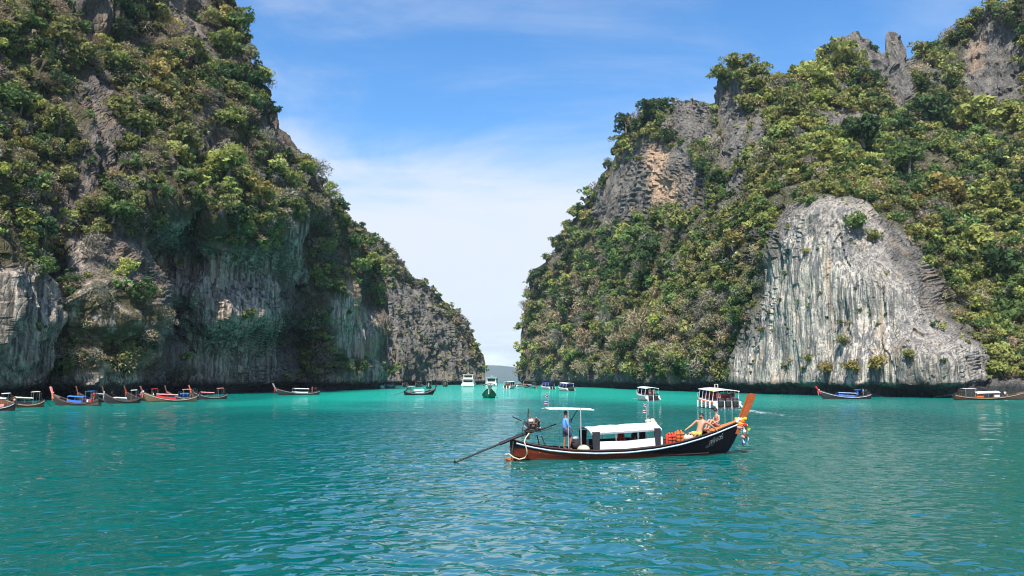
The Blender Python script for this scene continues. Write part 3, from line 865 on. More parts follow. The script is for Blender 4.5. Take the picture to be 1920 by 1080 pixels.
# crowns read off the photograph: column, row, width in pixels, kind, what sets it apart
SPOT = [
    (40, 215, 90, 'green', 'rounded green tree at the left edge below the upper dry grass'), (90, 90, 80, 'olive', 'olive tree beside the bare upper grey rock on the left cliff'),
    (125, 130, 70, 'olive', 'feathery olive tree under the upper bare rock streak of the left cliff'), (45, 70, 70, 'green', 'bright green tree near the top left corner of the cliff'),
    (205, 45, 70, 'dark', 'dark green tree tucked right of the upper grey rock streak'), (275, 30, 80, 'olive', 'olive crown at the top middle of the left cliff'),
    (100, 255, 70, 'olive', 'olive tree over dark hollow at the left side of the cliff'), (195, 240, 80, 'olive', 'broad olive tree high in the middle of the left cliff'),
    (345, 125, 70, 'olive', 'olive tree just left of the cliff skyline with grey rock above'), (285, 165, 60, 'gold', 'golden leaved tree high in the middle of the left cliff'),
    (430, 175, 70, 'dark', 'dark tree near the skyline of the left cliff'), (420, 70, 60, 'green', 'green tree hugging the skyline at the top of the left cliff'),
    (245, 270, 80, 'olive', 'spreading olive tree left of the dark rock scar'), (325, 285, 70, 'olive', 'rounded olive tree right of the golden shrubs, mid left cliff'),
    (405, 345, 90, 'lime', 'large bright green tree above the fluted hanging wall'), (460, 385, 70, 'gold', 'yellow leaved tree at the right end above the fluted hanging wall'),
    (375, 410, 60, 'green', 'green tree overhanging the left top of the fluted wall'), (430, 430, 70, 'dark', 'dark tree hanging over the top of the fluted wall'),
    (485, 430, 60, 'olive', 'olive tree drooping over the right top corner of the fluted wall'), (540, 335, 56, 'lime', 'light green tree on the shoulder of the left cliff skyline'),
    (185, 420, 70, 'green', 'green tree jutting from the dark recess above the dry pillar'), (255, 430, 60, 'olive', 'flat topped olive tree jutting right over the dark recess'),
    (30, 455, 70, 'dark', 'dark tree at the left edge above the pale green wall'), (68, 470, 50, 'gold', 'yellow sunlit tree standing alone before a dark hollow'),
    (8, 430, 40, 'lime', 'yellow green tree cut by the left picture edge'), (205, 530, 50, 'lime', 'light green shrub crowning the dry brown pillar'),
    (170, 490, 60, 'grey', 'grey leafless shrub at the top of the dry brown pillar'), (240, 565, 55, 'tan', 'straw coloured shrub on the right shoulder of the dry brown pillar'),
    (175, 600, 60, 'tan', 'straw coloured shrub on the left face of the dry brown pillar'), (215, 690, 60, 'tan', 'straw coloured shrub at the foot of the dry brown pillar'),
    (250, 620, 50, 'tan', 'pale brown shrub midway down the dry brown pillar'), (600, 385, 60, 'grey', 'grey twiggy tree on the left cliff shoulder'), (560, 340, 60, 'grey', 'leafless grey tree along the left cliff shoulder'),
    (605, 405, 45, 'olive', 'rounded olive tree on the shoulder beside the leafless trees'), (590, 480, 50, 'olive', 'olive tree hanging down the left cliff promontory'),
    (610, 560, 55, 'olive', 'brownish olive tree in the groove of the sunlit promontory'), (585, 690, 50, 'lime', 'light green shrub at the waterline beside the cave'),
    (675, 460, 50, 'green', 'green tree on the ridge above the sunlit promontory'), (300, 680, 30, 'lime', 'small bright shrub low in the dark recess'),
    (1235, 225, 60, 'dark', 'dark green tree on the ledge above the orange scar'), (1195, 250, 50, 'dark', 'dark tree on the left skyline of the right mountain'),
    (1390, 135, 55, 'olive', 'olive tree capping the first rock tower of the right mountain'),
    (1580, 140, 80, 'lime', 'bright yellow green tree under the second rock tower'), (1530, 175, 80, 'lime', 'spreading yellow green tree left below the second rock tower'), (1490, 230, 80, 'olive', 'broad olive tree in the middle of the upper right mountain'),
    (1480, 265, 50, 'lime', 'round light green tree right of the grey rock ribs'), (1550, 310, 90, 'lime', 'yellow green tree directly above the white wall'), (1610, 280, 90, 'dark', 'dark green tree in the fold above the white wall'),
    (1735, 240, 90, 'dark', 'big dark green tree in the upper gully'), (1690, 330, 80, 'green', 'green tree on the slope right above the white wall'), (1840, 255, 110, 'lime', 'large umbrella shaped yellow green tree at the right edge'),
    (1895, 235, 70, 'lime', 'yellow green tree beside the large umbrella shaped one'), (1765, 390, 80, 'gold', 'yellowish tree on the wooded gully slope'), (1825, 500, 100, 'lime', 'pale feathery bamboo like tree in the wooded gully'),
    (1870, 400, 90, 'lime', 'light olive tree in the right gully below the upper crag'), (1885, 530, 90, 'dark', 'dark tree at the right edge, middle of the gully'), (1825, 585, 60, 'tan', 'bare branched pale tree right of the white wall'),
    (1890, 610, 80, 'green', 'green tree at the right edge low in the gully'), (1880, 690, 70, 'lime', 'flat bright green tree just above the water at the right edge'), (1850, 640, 60, 'green', 'dense green tree beside the lower right end of the white wall'),
    (1600, 440, 50, 'green', 'largest green shrub clinging to the white wall'), (1635, 455, 35, 'olive', 'olive shrub beside the largest shrub on the white wall'), (1474, 438, 22, 'lime', 'small bright shrub on the left edge of the white wall'),
    (1585, 652, 30, 'olive', 'small shrub low in the middle of the white wall'), (1610, 700, 40, 'gold', 'tawny shrub at the foot of the white wall, middle one'), (1650, 700, 45, 'gold', 'tawny shrub at the foot of the white wall, right one'),
    (1550, 705, 35, 'gold', 'tawny shrub at the foot of the white wall, left one'), (1715, 680, 32, 'olive', 'small olive shrub near the foot of the grey side of the white wall'),
    (1205, 470, 70, 'green', 'vivid green tree in the middle of the left flank of the right mountain'), (1240, 500, 70, 'dark', 'dark tree beside the vivid green one on the right mountain flank'), (1190, 520, 70, 'green', 'vivid green tree below the other on the right mountain flank'),
    (1125, 635, 40, 'lime', 'lone bright green shrub among dry brush near the channel'), (1225, 640, 90, 'tan', 'large pale brown leafless tree low on the right mountain'), (1060, 650, 60, 'grey', 'grey leafless tree low beside the channel'),
    (1020, 540, 50, 'dark', 'dark tree on the skyline above the channel'), (988, 580, 28, 'grey', 'small bare tree sticking out over the channel'), (1050, 470, 40, 'dark', 'dark tree on the mountain skyline left side'),
    (1290, 440, 70, 'olive', 'olive tree under the orange scarred cliff'), (1380, 430, 60, 'olive', 'olive tree between the rock ribs and the white wall'), (1340, 600, 60, 'grey', 'grey brush tree left of the white wall'),
    (1400, 470, 50, 'gold', 'ochre hanging shrub left of the top of the white wall'), (1290, 690, 50, 'olive', 'olive tree at the waterline behind the large speedboat')]
for px, py, w, kind, lab in SPOT:
    P, n, D = surface_at(px, py)
    plant_tree(P, n, max(0.7, w * 0.5 * D / F), kind, lab, 'trees and shrubs on the cliffs', 5 if 'umbrella' in lab or 'flat' in lab else None)

# further crowns by stand; within a stand nothing tells them apart
STANDS = [('left_cliff', (-20, -20, 520, 380), 70, (18, 40), 'on the upper left cliff', ('olive', 'olive', 'green', 'dark', 'tan', 'grey'), ('by picture edge', 'left part', 'by rock scar', 'under skyline')),
          ('right_cliff', (1000, 240, 1440, 690), 75, (16, 36), 'on the right mountain flank', ('olive', 'green', 'dark', 'olive', 'grey'), ('over channel', 'left part', 'under orange scar', 'by white wall')),
          ('right_cliff', (1440, 130, 1920, 360), 60, (18, 42), 'in the woods above the white wall', ('lime', 'olive', 'green', 'dark'), ('left end', 'under second tower', 'under pinnacle', 'by right edge')),
          ('right_cliff', (1690, 360, 1920, 720), 55, (26, 56), 'in the gully right of the white wall', ('lime', 'green', 'dark', 'olive'), ('by wall', 'near wall', 'off wall', 'edge side'))]
WORD = dict(olive='olive green', green='mid green', dark='dark green', lime='yellow green', tan='straw brown', grey='grey leafless', gold='golden')
gs = np.random.default_rng(77)
for nm, (x0, y0, x1, y1), cnt, (w0, w1), where, kinds, cols_ in STANDS:
    px, py, P, n, D, bare = scatter(nm, 6000, gs, (x0, x1))
    ok = np.flatnonzero((px > x0) & (px < x1) & (py > y0) & (py < y1) & (bare < 0.2))[:cnt]
    for i in ok:
        kd = TR.choice(kinds)
        w = TR.uniform(w0, w1)
        size = ('small', 'medium', 'large')[min(2, int(3 * (w - w0) / (w1 - w0)))]
        band = ('topmost', 'high', 'halfway up', 'low', 'lowest')[min(4, int(5 * (py[i] - y0) / (y1 - y0)))]
        col_ = cols_[min(3, int(4 * (px[i] - x0) / (x1 - x0)))]
        lab = '%s %s %s %s, %s, %s' % (size, WORD[kd], 'shrub' if kd in ('tan', 'grey') else 'tree', where, band, col_)
        plant_tree(P[i], n[i], w * 0.5 * D[i] / F, kd, lab, lab)

# ------------------------------------------------------------------ materials and builders for boats and people
MATS = {}


def paint(name, col, rough=0.45, grain=0.0, metal=0.0, scale=6.0, dirt=0.25):
    if name in MATS:
        return MATS[name]
    m, nt, b = new_mat(name)
    tcn = nt.nodes.new('ShaderNodeTexCoord')
    o = tcn.outputs['Object']
    if grain:
        n1 = noise_n(nt, vscale(nt, o, (0.6, 6, 6)), scale, 4, 0.6, 0.6)
    else:
        n1 = noise_n(nt, o, scale * 0.5, 4, 0.6)
    k = grain if grain else dirt
    lo = tuple(c * (1 - k) for c in col)
    hi = tuple(min(1, c * (1 + 0.5 * k)) for c in col)
    nt.links.new(mixc(nt, maprange(nt, n1, 0.32, 0.66), lo, hi), b.inputs['Base Color'])
    b.inputs['Roughness'].default_value, b.inputs['Metallic'].default_value = rough, metal
    MATS[name] = m
    return m


class MB:
    """collects solids into one bmesh"""

    def __init__(s):
        s.bm = bmesh.new()

    def box(s, c, size, rot=None, taper=1.0, bevel=0.0):
        vs_ = []
        for z in (-1, 1):
            k = taper if z > 0 else 1
            for x, y in ((-1, -1), (1, -1), (1, 1), (-1, 1)):
                p = Vector((x * size[0] / 2 * k, y * size[1] / 2 * k, z * size[2] / 2))
                if rot is not None:
                    p = rot @ p
                vs_.append(s.bm.verts.new(p + Vector(c)))
        fs = [s.bm.faces.new([vs_[i] for i in f]) for f in ((3, 2, 1, 0), (4, 5, 6, 7), (0, 1, 5, 4), (1, 2, 6, 5), (2, 3, 7, 6), (3, 0, 4, 7))]
        if bevel:
            bmesh.ops.bevel(s.bm, geom=list({e for f in fs for e in f.edges}), offset=bevel, segments=2, affect='EDGES', profile=0.5)
        return s

    def tube(s, pts, r, n=7, cap=True, flat=1.0):
        pts = [Vector(p) for p in pts]
        rs = r if hasattr(r, '__len__') else [r] * len(pts)
        rings = []
        for i, p in enumerate(pts):
            d = (pts[min(i + 1, len(pts) - 1)] - pts[max(i - 1, 0)]).normalized()
            up = Vector((0, 0, 1)) if abs(d.z) < 0.95 else Vector((1, 0, 0))
            a = d.cross(up).normalized()
            b_ = a.cross(d)
            rings.append([s.bm.verts.new(p + (a * math.cos(t) + b_ * math.sin(t) * flat) * rs[i]) for t in (2 * math.pi * j / n for j in range(n))])
        for A, B in zip(rings, rings[1:]):
            for j in range(n):
                s.bm.faces.new((A[j], A[(j + 1) % n], B[(j + 1) % n], B[j]))
        if cap:
            s.bm.faces.new(rings[0][::-1])
            s.bm.faces.new(rings[-1])
        return s

    def ball(s, c, r, seg=10, rings=7, jit=0.0):
        r = r if hasattr(r, '__len__') else (r, r, r)
        res = bmesh.ops.create_uvsphere(s.bm, u_segments=seg, v_segments=rings, radius=1)
        for v in res['verts']:
            k = 1 + (random.uniform(-jit, jit) if jit else 0)
            v.co = Vector((v.co.x * r[0] * k, v.co.y * r[1] * k, v.co.z * r[2] * k)) + Vector(c)
        return s

    def loft(s, rows, close=False, caps=True):
        vr = [[s.bm.verts.new(p) for p in row] for row in rows]
        n = len(rows[0])
        for A, B in zip(vr, vr[1:]):
            for j in range(n if close else n - 1):
                s.bm.faces.new((A[j], A[(j + 1) % n], B[(j + 1) % n], B[j]))
        if close and caps:
            s.bm.faces.new(vr[0][::-1])
            s.bm.faces.new(vr[-1])
        return s

    def slab(s, rows, t):
        """sheet given by rows of points, thickened downwards by t"""
        top = [[Vector(p) for p in row] for row in rows]
        bot = [[p - Vector((0, 0, t)) for p in row] for row in top]
        s.loft([list(a) + list(b[::-1]) for a, b in zip(top, bot)], close=True)
        return s

    def mesh(s, name, mat, smooth=False):
        bmesh.ops.remove_doubles(s.bm, verts=s.bm.verts, dist=1e-5)
        bmesh.ops.recalc_face_normals(s.bm, faces=s.bm.faces)
        me = bpy.data.meshes.new(name)
        s.bm.to_mesh(me)
        s.bm.free()
        me.materials.append(mat)
        if smooth:
            me.polygons.foreach_set('use_smooth', np.ones(len(me.polygons), bool))
        return me

    def build(s, name, mat, parent=None, smooth=False, keep=False, **props):
        """one object per loose piece, the largest first; keep=True leaves them together"""
        if not keep:
            bmesh.ops.remove_doubles(s.bm, verts=s.bm.verts, dist=1e-5)
            seen, isl = set(), []
            for v in s.bm.verts:
                if v in seen:
                    continue
                st, cur = [v], set()
                while st:
                    a = st.pop()
                    if a in cur:
                        continue
                    cur.add(a)
                    st += [e.other_vert(a) for e in a.link_edges if e.other_vert(a) not in cur]
                seen |= cur
                isl.append(cur)
            if len(isl) > 1:
                isl.sort(key=len, reverse=True)
                first = None
                for cur in isl:
                    q = MB()
                    mp = {v: q.bm.verts.new(v.co) for v in cur}
                    for f in {f for v in cur for f in v.link_faces}:
                        q.bm.faces.new([mp[v] for v in f.verts])
                    o = link(name, q.mesh(name, mat, smooth), parent, **props)
                    first = first or o
                s.bm.free()
                return first
        return link(name, s.mesh(name, mat, smooth), parent, **props)


def thing(name, label, cat, loc, rz=0.0, group=None):
    o = bpy.data.objects.new(name, None)
    COL.objects.link(o)
    o.empty_display_size = 0.3
    o.location, o.rotation_euler = loc, (0, 0, rz)
    o['label'], o['category'] = label, cat
    if group:
        o['group'] = group
    return o


def tag(o, label, cat, group=None):
    o['label'], o['category'] = label, cat
    if group:
        o['group'] = group
    return o


def lerp_table(tab, x):
    a = np.array(tab, float)
    return np.interp(x, a[:, 0], a[:, 1])


# shape of a longtail boat, in metres along the keel from amidships (bow +)
GUN = [(-5.95, 0.98), (-5.3, 0.80), (-4.4, 0.63), (-3.3, 0.50), (-2, 0.43), (-0.4, 0.43), (1.2, 0.54), (2.6, 0.73), (3.8, 0.96), (4.8, 1.19), (5.6, 1.40), (6.3, 1.57), (6.75, 1.66)]
BEAM = [(-5.95, 0.46), (-5.3, 0.60), (-4.4, 0.75), (-3.3, 0.86), (-1.5, 0.95), (0.8, 0.96), (2.4, 0.88), (3.8, 0.70), (4.8, 0.51), (5.6, 0.33), (6.3, 0.15), (6.75, 0.05)]
KEEL = [(-5.95, -0.05), (-5.0, -0.25), (-3, -0.32), (3, -0.32), (5.0, -0.25), (5.55, -0.15), (5.85, 0.10), (6.2, 0.55), (6.5, 1.05), (6.75, 1.42)]


def hull_rows(inset=0.0, n=40):
    rows = []
    for x in np.linspace(-5.95, 6.75, n):
        gz, w, k = lerp_table(GUN, x), max(0.02, lerp_table(BEAM, x) - inset), lerp_table(KEEL, x) + inset
        k = min(k, gz - 0.05)
        d = gz - k
        half = [(w, gz), (w * 0.965, gz - 0.10 * d), (w * 0.90, k + 0.62 * d), (w * 0.74, k + 0.30 * d), (w * 0.45, k + 0.10 * d), (0.02, k)]
        rows.append([(x, -y, z) for y, z in half] + [(x, y, z) for y, z in half[::-1]])
    return rows


def hull_material(name, top, low, wood_aft=True):
    m, nt, b = new_mat(name)
    o = nt.nodes.new('ShaderNodeTexCoord').outputs['Object']
    s = nt.nodes.new('ShaderNodeSeparateXYZ')
    nt.links.new(o, s.inputs[0])
    gr = noise_n(nt, vscale(nt, o, (0.35, 5, 5)), 3.0, 5, 0.65, 0.5)
    bl = noise_n(nt, o, 1.3, 4, 0.6)
    woodc = mixc(nt, maprange(nt, gr, 0.3, 0.7), tuple(c * 0.55 for c in low), low)
    line = mathn(nt, 'ADD', mathn(nt, 'MULTIPLY', s.outputs[0], -0.06 if wood_aft else 0.0), mathn(nt, 'SUBTRACT', 0.26 if wood_aft else -0.02, s.outputs[2]))
    f = maprange(nt, mathn(nt, 'ADD', line, mathn(nt, 'MULTIPLY', bl, 0.24)), 0.05, 0.26, 0, 1, True)
    c = mixc(nt, f, top, woodc)
    scum = maprange(nt, mathn(nt, 'ADD', s.outputs[2], mathn(nt, 'MULTIPLY', bl, 0.1)), 0.10, 0.05, 0, 0.5)
    c = mixc(nt, scum, c, (0.30, 0.24, 0.17))
    nt.links.new(c, b.inputs['Base Color'])
    nt.links.new(maprange(nt, gr, 0.3, 0.7, 0.4, 0.6), b.inputs['Roughness'])
    b.inputs['Specular IOR Level'].default_value = 0.10
    bp = nt.nodes.new('ShaderNodeBump')
    bp.inputs['Strength'].default_value, bp.inputs['Distance'].default_value = 0.25, 0.02
    nt.links.new(gr, bp.inputs['Height'])
    nt.links.new(bp.outputs[0], b.inputs['Normal'])
    return m


M_WOOD = paint('varnished_wood', (0.36, 0.085, 0.018), 0.35, grain=0.45)
M_DECK = paint('deck_wood', (0.50, 0.17, 0.05), 0.5, grain=0.4)
M_WORN = paint('worn_wood', (0.13, 0.08, 0.055), 0.7, grain=0.45)
M_DARKWOOD = paint('dark_wood', (0.06, 0.025, 0.018), 0.5, grain=0.4)
M_NAVY = paint('navy_paint', (0.006, 0.009, 0.022), 0.35)
M_RAIL = paint('pale_blue_paint', (0.52, 0.62, 0.72), 0.4)
M_WHITE = paint('white_paint', (0.80, 0.80, 0.78), 0.4, dirt=0.12)
M_CANVAS = paint('white_canvas', (0.80, 0.80, 0.77), 0.7, dirt=0.10)
M_STEEL = paint('grey_steel', (0.42, 0.43, 0.43), 0.4, metal=0.3)
M_IRON = paint('engine_iron', (0.045, 0.038, 0.032), 0.5, metal=0.4, scale=14, dirt=0.6)
M_RUST = paint('rusty_iron', (0.14, 0.06, 0.03), 0.7, scale=14, dirt=0.6)
M_BLACK = paint('black_rubber', (0.012, 0.012, 0.014), 0.5)
M_CLOTHBLK = paint('dark_cloth', (0.02, 0.02, 0.026), 0.85)
M_ROPE = paint('pale_rope', (0.55, 0.47, 0.36), 0.9, scale=30)
M_ORANGE = paint('orange_fabric', (0.80, 0.16, 0.02), 0.75)
M_RED = paint('red_fabric', (0.62, 0.02, 0.03), 0.75)
M_PINK = paint('pink_fabric', (0.75, 0.28, 0.26), 0.75)
M_BLUE = paint('blue_canvas', (0.03, 0.16, 0.62), 0.7)
M_YELLOW = paint('yellow_fabric', (0.80, 0.52, 0.04), 0.75)
M_LIME = paint('lime_fabric', (0.48, 0.60, 0.05), 0.75)
M_TEAL = paint('teal_fabric', (0.05, 0.35, 0.38), 0.7)
M_GLASS = paint('tinted_glass', (0.012, 0.016, 0.02), 0.06)
M_GREENP = paint('green_paint', (0.015, 0.16, 0.075), 0.4)
M_GREY = paint('grey_paint', (0.35, 0.36, 0.37), 0.5)
M_TANSK = paint('tan_skin', (0.52, 0.25, 0.15), 0.5, dirt=0.08)
M_PALESK = paint('pink_skin', (0.58, 0.28, 0.19), 0.5, dirt=0.08)
M_DARKSK = paint('brown_skin', (0.26, 0.12, 0.07), 0.5, dirt=0.08)
M_HAIR = paint('black_hair', (0.012, 0.009, 0.008), 0.5)
M_SHIRT = paint('blue_shirt', (0.13, 0.33, 0.72), 0.75)
M_SHORTS = paint('navy_shorts', (0.035, 0.03, 0.09), 0.8)
M_EYE = paint('dark_eyes', (0.02, 0.015, 0.012), 0.2)


# ------------------------------------------------------------------ people
def skin_mesh(name, verts, edges, radii, root, mat, sub=1):
    me = bpy.data.meshes.new(name + '_lines')
    me.from_pydata([tuple(v) for v in verts], edges, [])
    o = bpy.data.objects.new(name + '_lines', me)
    COL.objects.link(o)
    sk = o.modifiers.new('skin', 'SKIN')
    sk.use_smooth_shade = True
    sk.branch_smoothing = 0.4
    ss = o.modifiers.new('sub', 'SUBSURF')
    ss.levels = ss.render_levels = sub
    for i, r in enumerate(radii):
        rr = r if hasattr(r, '__len__') else (r, r)
        me.skin_vertices[0].data[i].radius = rr
        me.skin_vertices[0].data[i].use_root = (i == root)
    bpy.context.view_layer.update()
    out = bpy.data.meshes.new_from_object(o.evaluated_get(bpy.context.evaluated_depsgraph_get()))
    bpy.data.objects.remove(o)
    bpy.data.meshes.remove(me)
    out.name = name
    out.materials.clear()
    out.materials.append(mat)
    return out


def chain_mesh(name, chains, mat, root=(0, 0), sub=1):
    """chains of (point, radius); points that coincide are welded, so chains branch where they share a joint"""
    verts, radii, edges, key = [], [], [], {}

    def vid(p, r):
        k = tuple(round(c, 4) for c in p)
        if k not in key:
            key[k] = len(verts)
            verts.append(p)
            radii.append(r)
        return key[k]
    for ch in chains:
        ids = [vid(p, r) for p, r in ch]
        edges += [(a, b) for a, b in zip(ids, ids[1:]) if a != b]
    return skin_mesh(name, verts, edges, radii, vid(*chains[root[0]][root[1]]), mat, sub)


def V3(*a):
    return Vector(a)


def person(label, J, skin, clothes, hair='short', loc=(0, 0, 0), rz=0.0, group=None, fingers=True, face=Vector((1, 0, 0)), k=1.0, beard=False, female=False):
    """J: joint name -> point in the figure's own frame. clothes: list of (name, material, [chains of joint names], radius factor)"""
    o = thing('person', label, 'person', loc, rz, group)
    J = {a: Vector(b) for a, b in J.items()}
    sw = 0.9 if female else 1.0
    R = dict(pelvis=0.125, waist=0.105 * sw, chest=0.135 * sw, neck=0.055 * sw, head0=0.068, head1=0.092, head2=0.066, shoL=0.068 * sw, shoR=0.068 * sw, elbL=0.043 * sw, elbR=0.043 * sw,
             wriL=0.030, wriR=0.030, hipL=0.100, hipR=0.100, kneL=0.062, kneR=0.062, ankL=0.038, ankR=0.038, toeL=0.030, toeR=0.030, thiL=0.088, thiR=0.088, calL=0.056, calR=0.056)
    R = {a: (r * 1.22 if a in ('pelvis', 'waist', 'chest') else r * 1.14) for a, r in R.items()}
    up = (J['head'] - J['neck']).normalized()
    J['head0'], J['head1'], J['head2'] = J['head'] - up * 0.06 + face * 0.012, J['head'] + up * 0.02, J['head'] + up * 0.075
    for s in 'LR':
        J['thi' + s] = J['hip' + s].lerp(J['kne' + s], 0.4)
        J['cal' + s] = J['kne' + s].lerp(J['ank' + s], 0.35)
    c = lambda *ns: [(J[n], R[n] * k) for n in ns]
    chains = [c('pelvis', 'waist', 'chest', 'neck', 'head0', 'head1', 'head2')]
    for s in 'LR':
        chains.append(c('chest', 'sho' + s, 'elb' + s, 'wri' + s))
        chains.append(c('pelvis', 'hip' + s, 'thi' + s, 'kne' + s, 'cal' + s, 'ank' + s, 'toe' + s))
        fore = (J['wri' + s] - J['elb' + s]).normalized()
        side = fore.cross(Vector((0, 0, 1)) if abs(fore.z) < 0.9 else Vector((1, 0, 0))).normalized()
        nrm = side.cross(fore).normalized()
        palm = J['wri' + s] + fore * 0.075
        chains.append([(J['wri' + s], 0.03 * k), (palm, 0.034 * k)])
        if fingers:
            for i, (off, ln) in enumerate(((-0.030, 0.060), (-0.011, 0.075), (0.009, 0.070), (0.028, 0.055))):
                b0 = palm + side * off + fore * 0.022
                chains.append([(palm, 0.034 * k), (b0, 0.0105), (b0 + fore * ln * 0.5 - nrm * 0.008, 0.0095), (b0 + fore * ln * 0.85 - nrm * 0.03, 0.0075)])
            t0 = J['wri' + s] + fore * 0.03 - side * 0.03
            chains.append([(J['wri' + s], 0.03 * k), (t0, 0.0125), (t0 + fore * 0.035 - side * 0.018, 0.0105), (t0 + fore * 0.06 - side * 0.02 - nrm * 0.01, 0.008)])
    link('body', chain_mesh('body', chains, skin), o)
    lf = up.cross(face).normalized()
    MB().ball(J['head'] + face * 0.088 - up * 0.005, (0.018, 0.014, 0.022), 6, 5).build('nose', skin, o, True)
    mb = MB()
    for sgn in (-1, 1):
        mb.ball(J['head'] + lf * 0.086 * sgn - up * 0.01, (0.014, 0.014, 0.03), 6, 5)
    mb.build('ear', skin, o, True)
    mb = MB()
    for sgn in (-1, 1):
        mb.ball(J['head'] + face * 0.080 + lf * 0.033 * sgn + up * 0.022, 0.012, 6, 5)
    mb.build('eye', M_EYE, o, True)
    mb = MB().ball(J['head'] + face * 0.077 - up * 0.048, (0.010, 0.024, 0.007), 6, 4)
    mb.build('mouth', M_RED if female else M_RUST, o)
    mb = MB()
    hc = J['head'] + up * 0.035 - face * 0.018
    mb.ball(hc, (0.112, 0.108, 0.104), 12, 8, 0.04)
    if hair == 'bun':
        mb.ball(J['head'] - face * 0.10 + up * 0.07, 0.058, 8, 6, 0.05)
        mb.ball(J['head'] - face * 0.06 + up * 0.01, (0.07, 0.085, 0.085), 8, 6, 0.05)
    if hair == 'long':
        mb.tube([J['head'] - face * 0.05, J['head'] - face * 0.09 - up * 0.12, J['head'] - face * 0.09 - up * 0.28], [0.09, 0.085, 0.04], 8)
    if beard:
        MB().ball(J['head'] + face * 0.058 - up * 0.075, (0.05, 0.062, 0.045), 9, 6, 0.05).build('beard', M_HAIR, o, True)
    mb.build('hair', M_HAIR, o, True, keep=True)
    for nm, mat, chs, f in clothes:
        cc = []
        for ch in chs:
            row = []
            for n in ch:
                n, fr = (n, None) if isinstance(n, str) else (n[0], n[1:])
                if fr:
                    row.append((J[n].lerp(J[fr[0]], fr[1]), (R[n] * (1 - fr[1]) + R[fr[0]] * fr[1]) * k * f))
                else:
                    row.append((J[n], R[n] * k * f))
            cc.append(row)
        link(nm, chain_mesh(nm, cc, mat), o)
    return o

# ------------------------------------------------------------------ longtail boats
HULLS = {}
M_OLDRED = paint('faded_red_wood', (0.20, 0.075, 0.045), 0.6, grain=0.4)


def sway(P, x0, x1, n=14):
    return [(x0 + (x1 - x0) * i / (n - 1)) for i in range(n)]


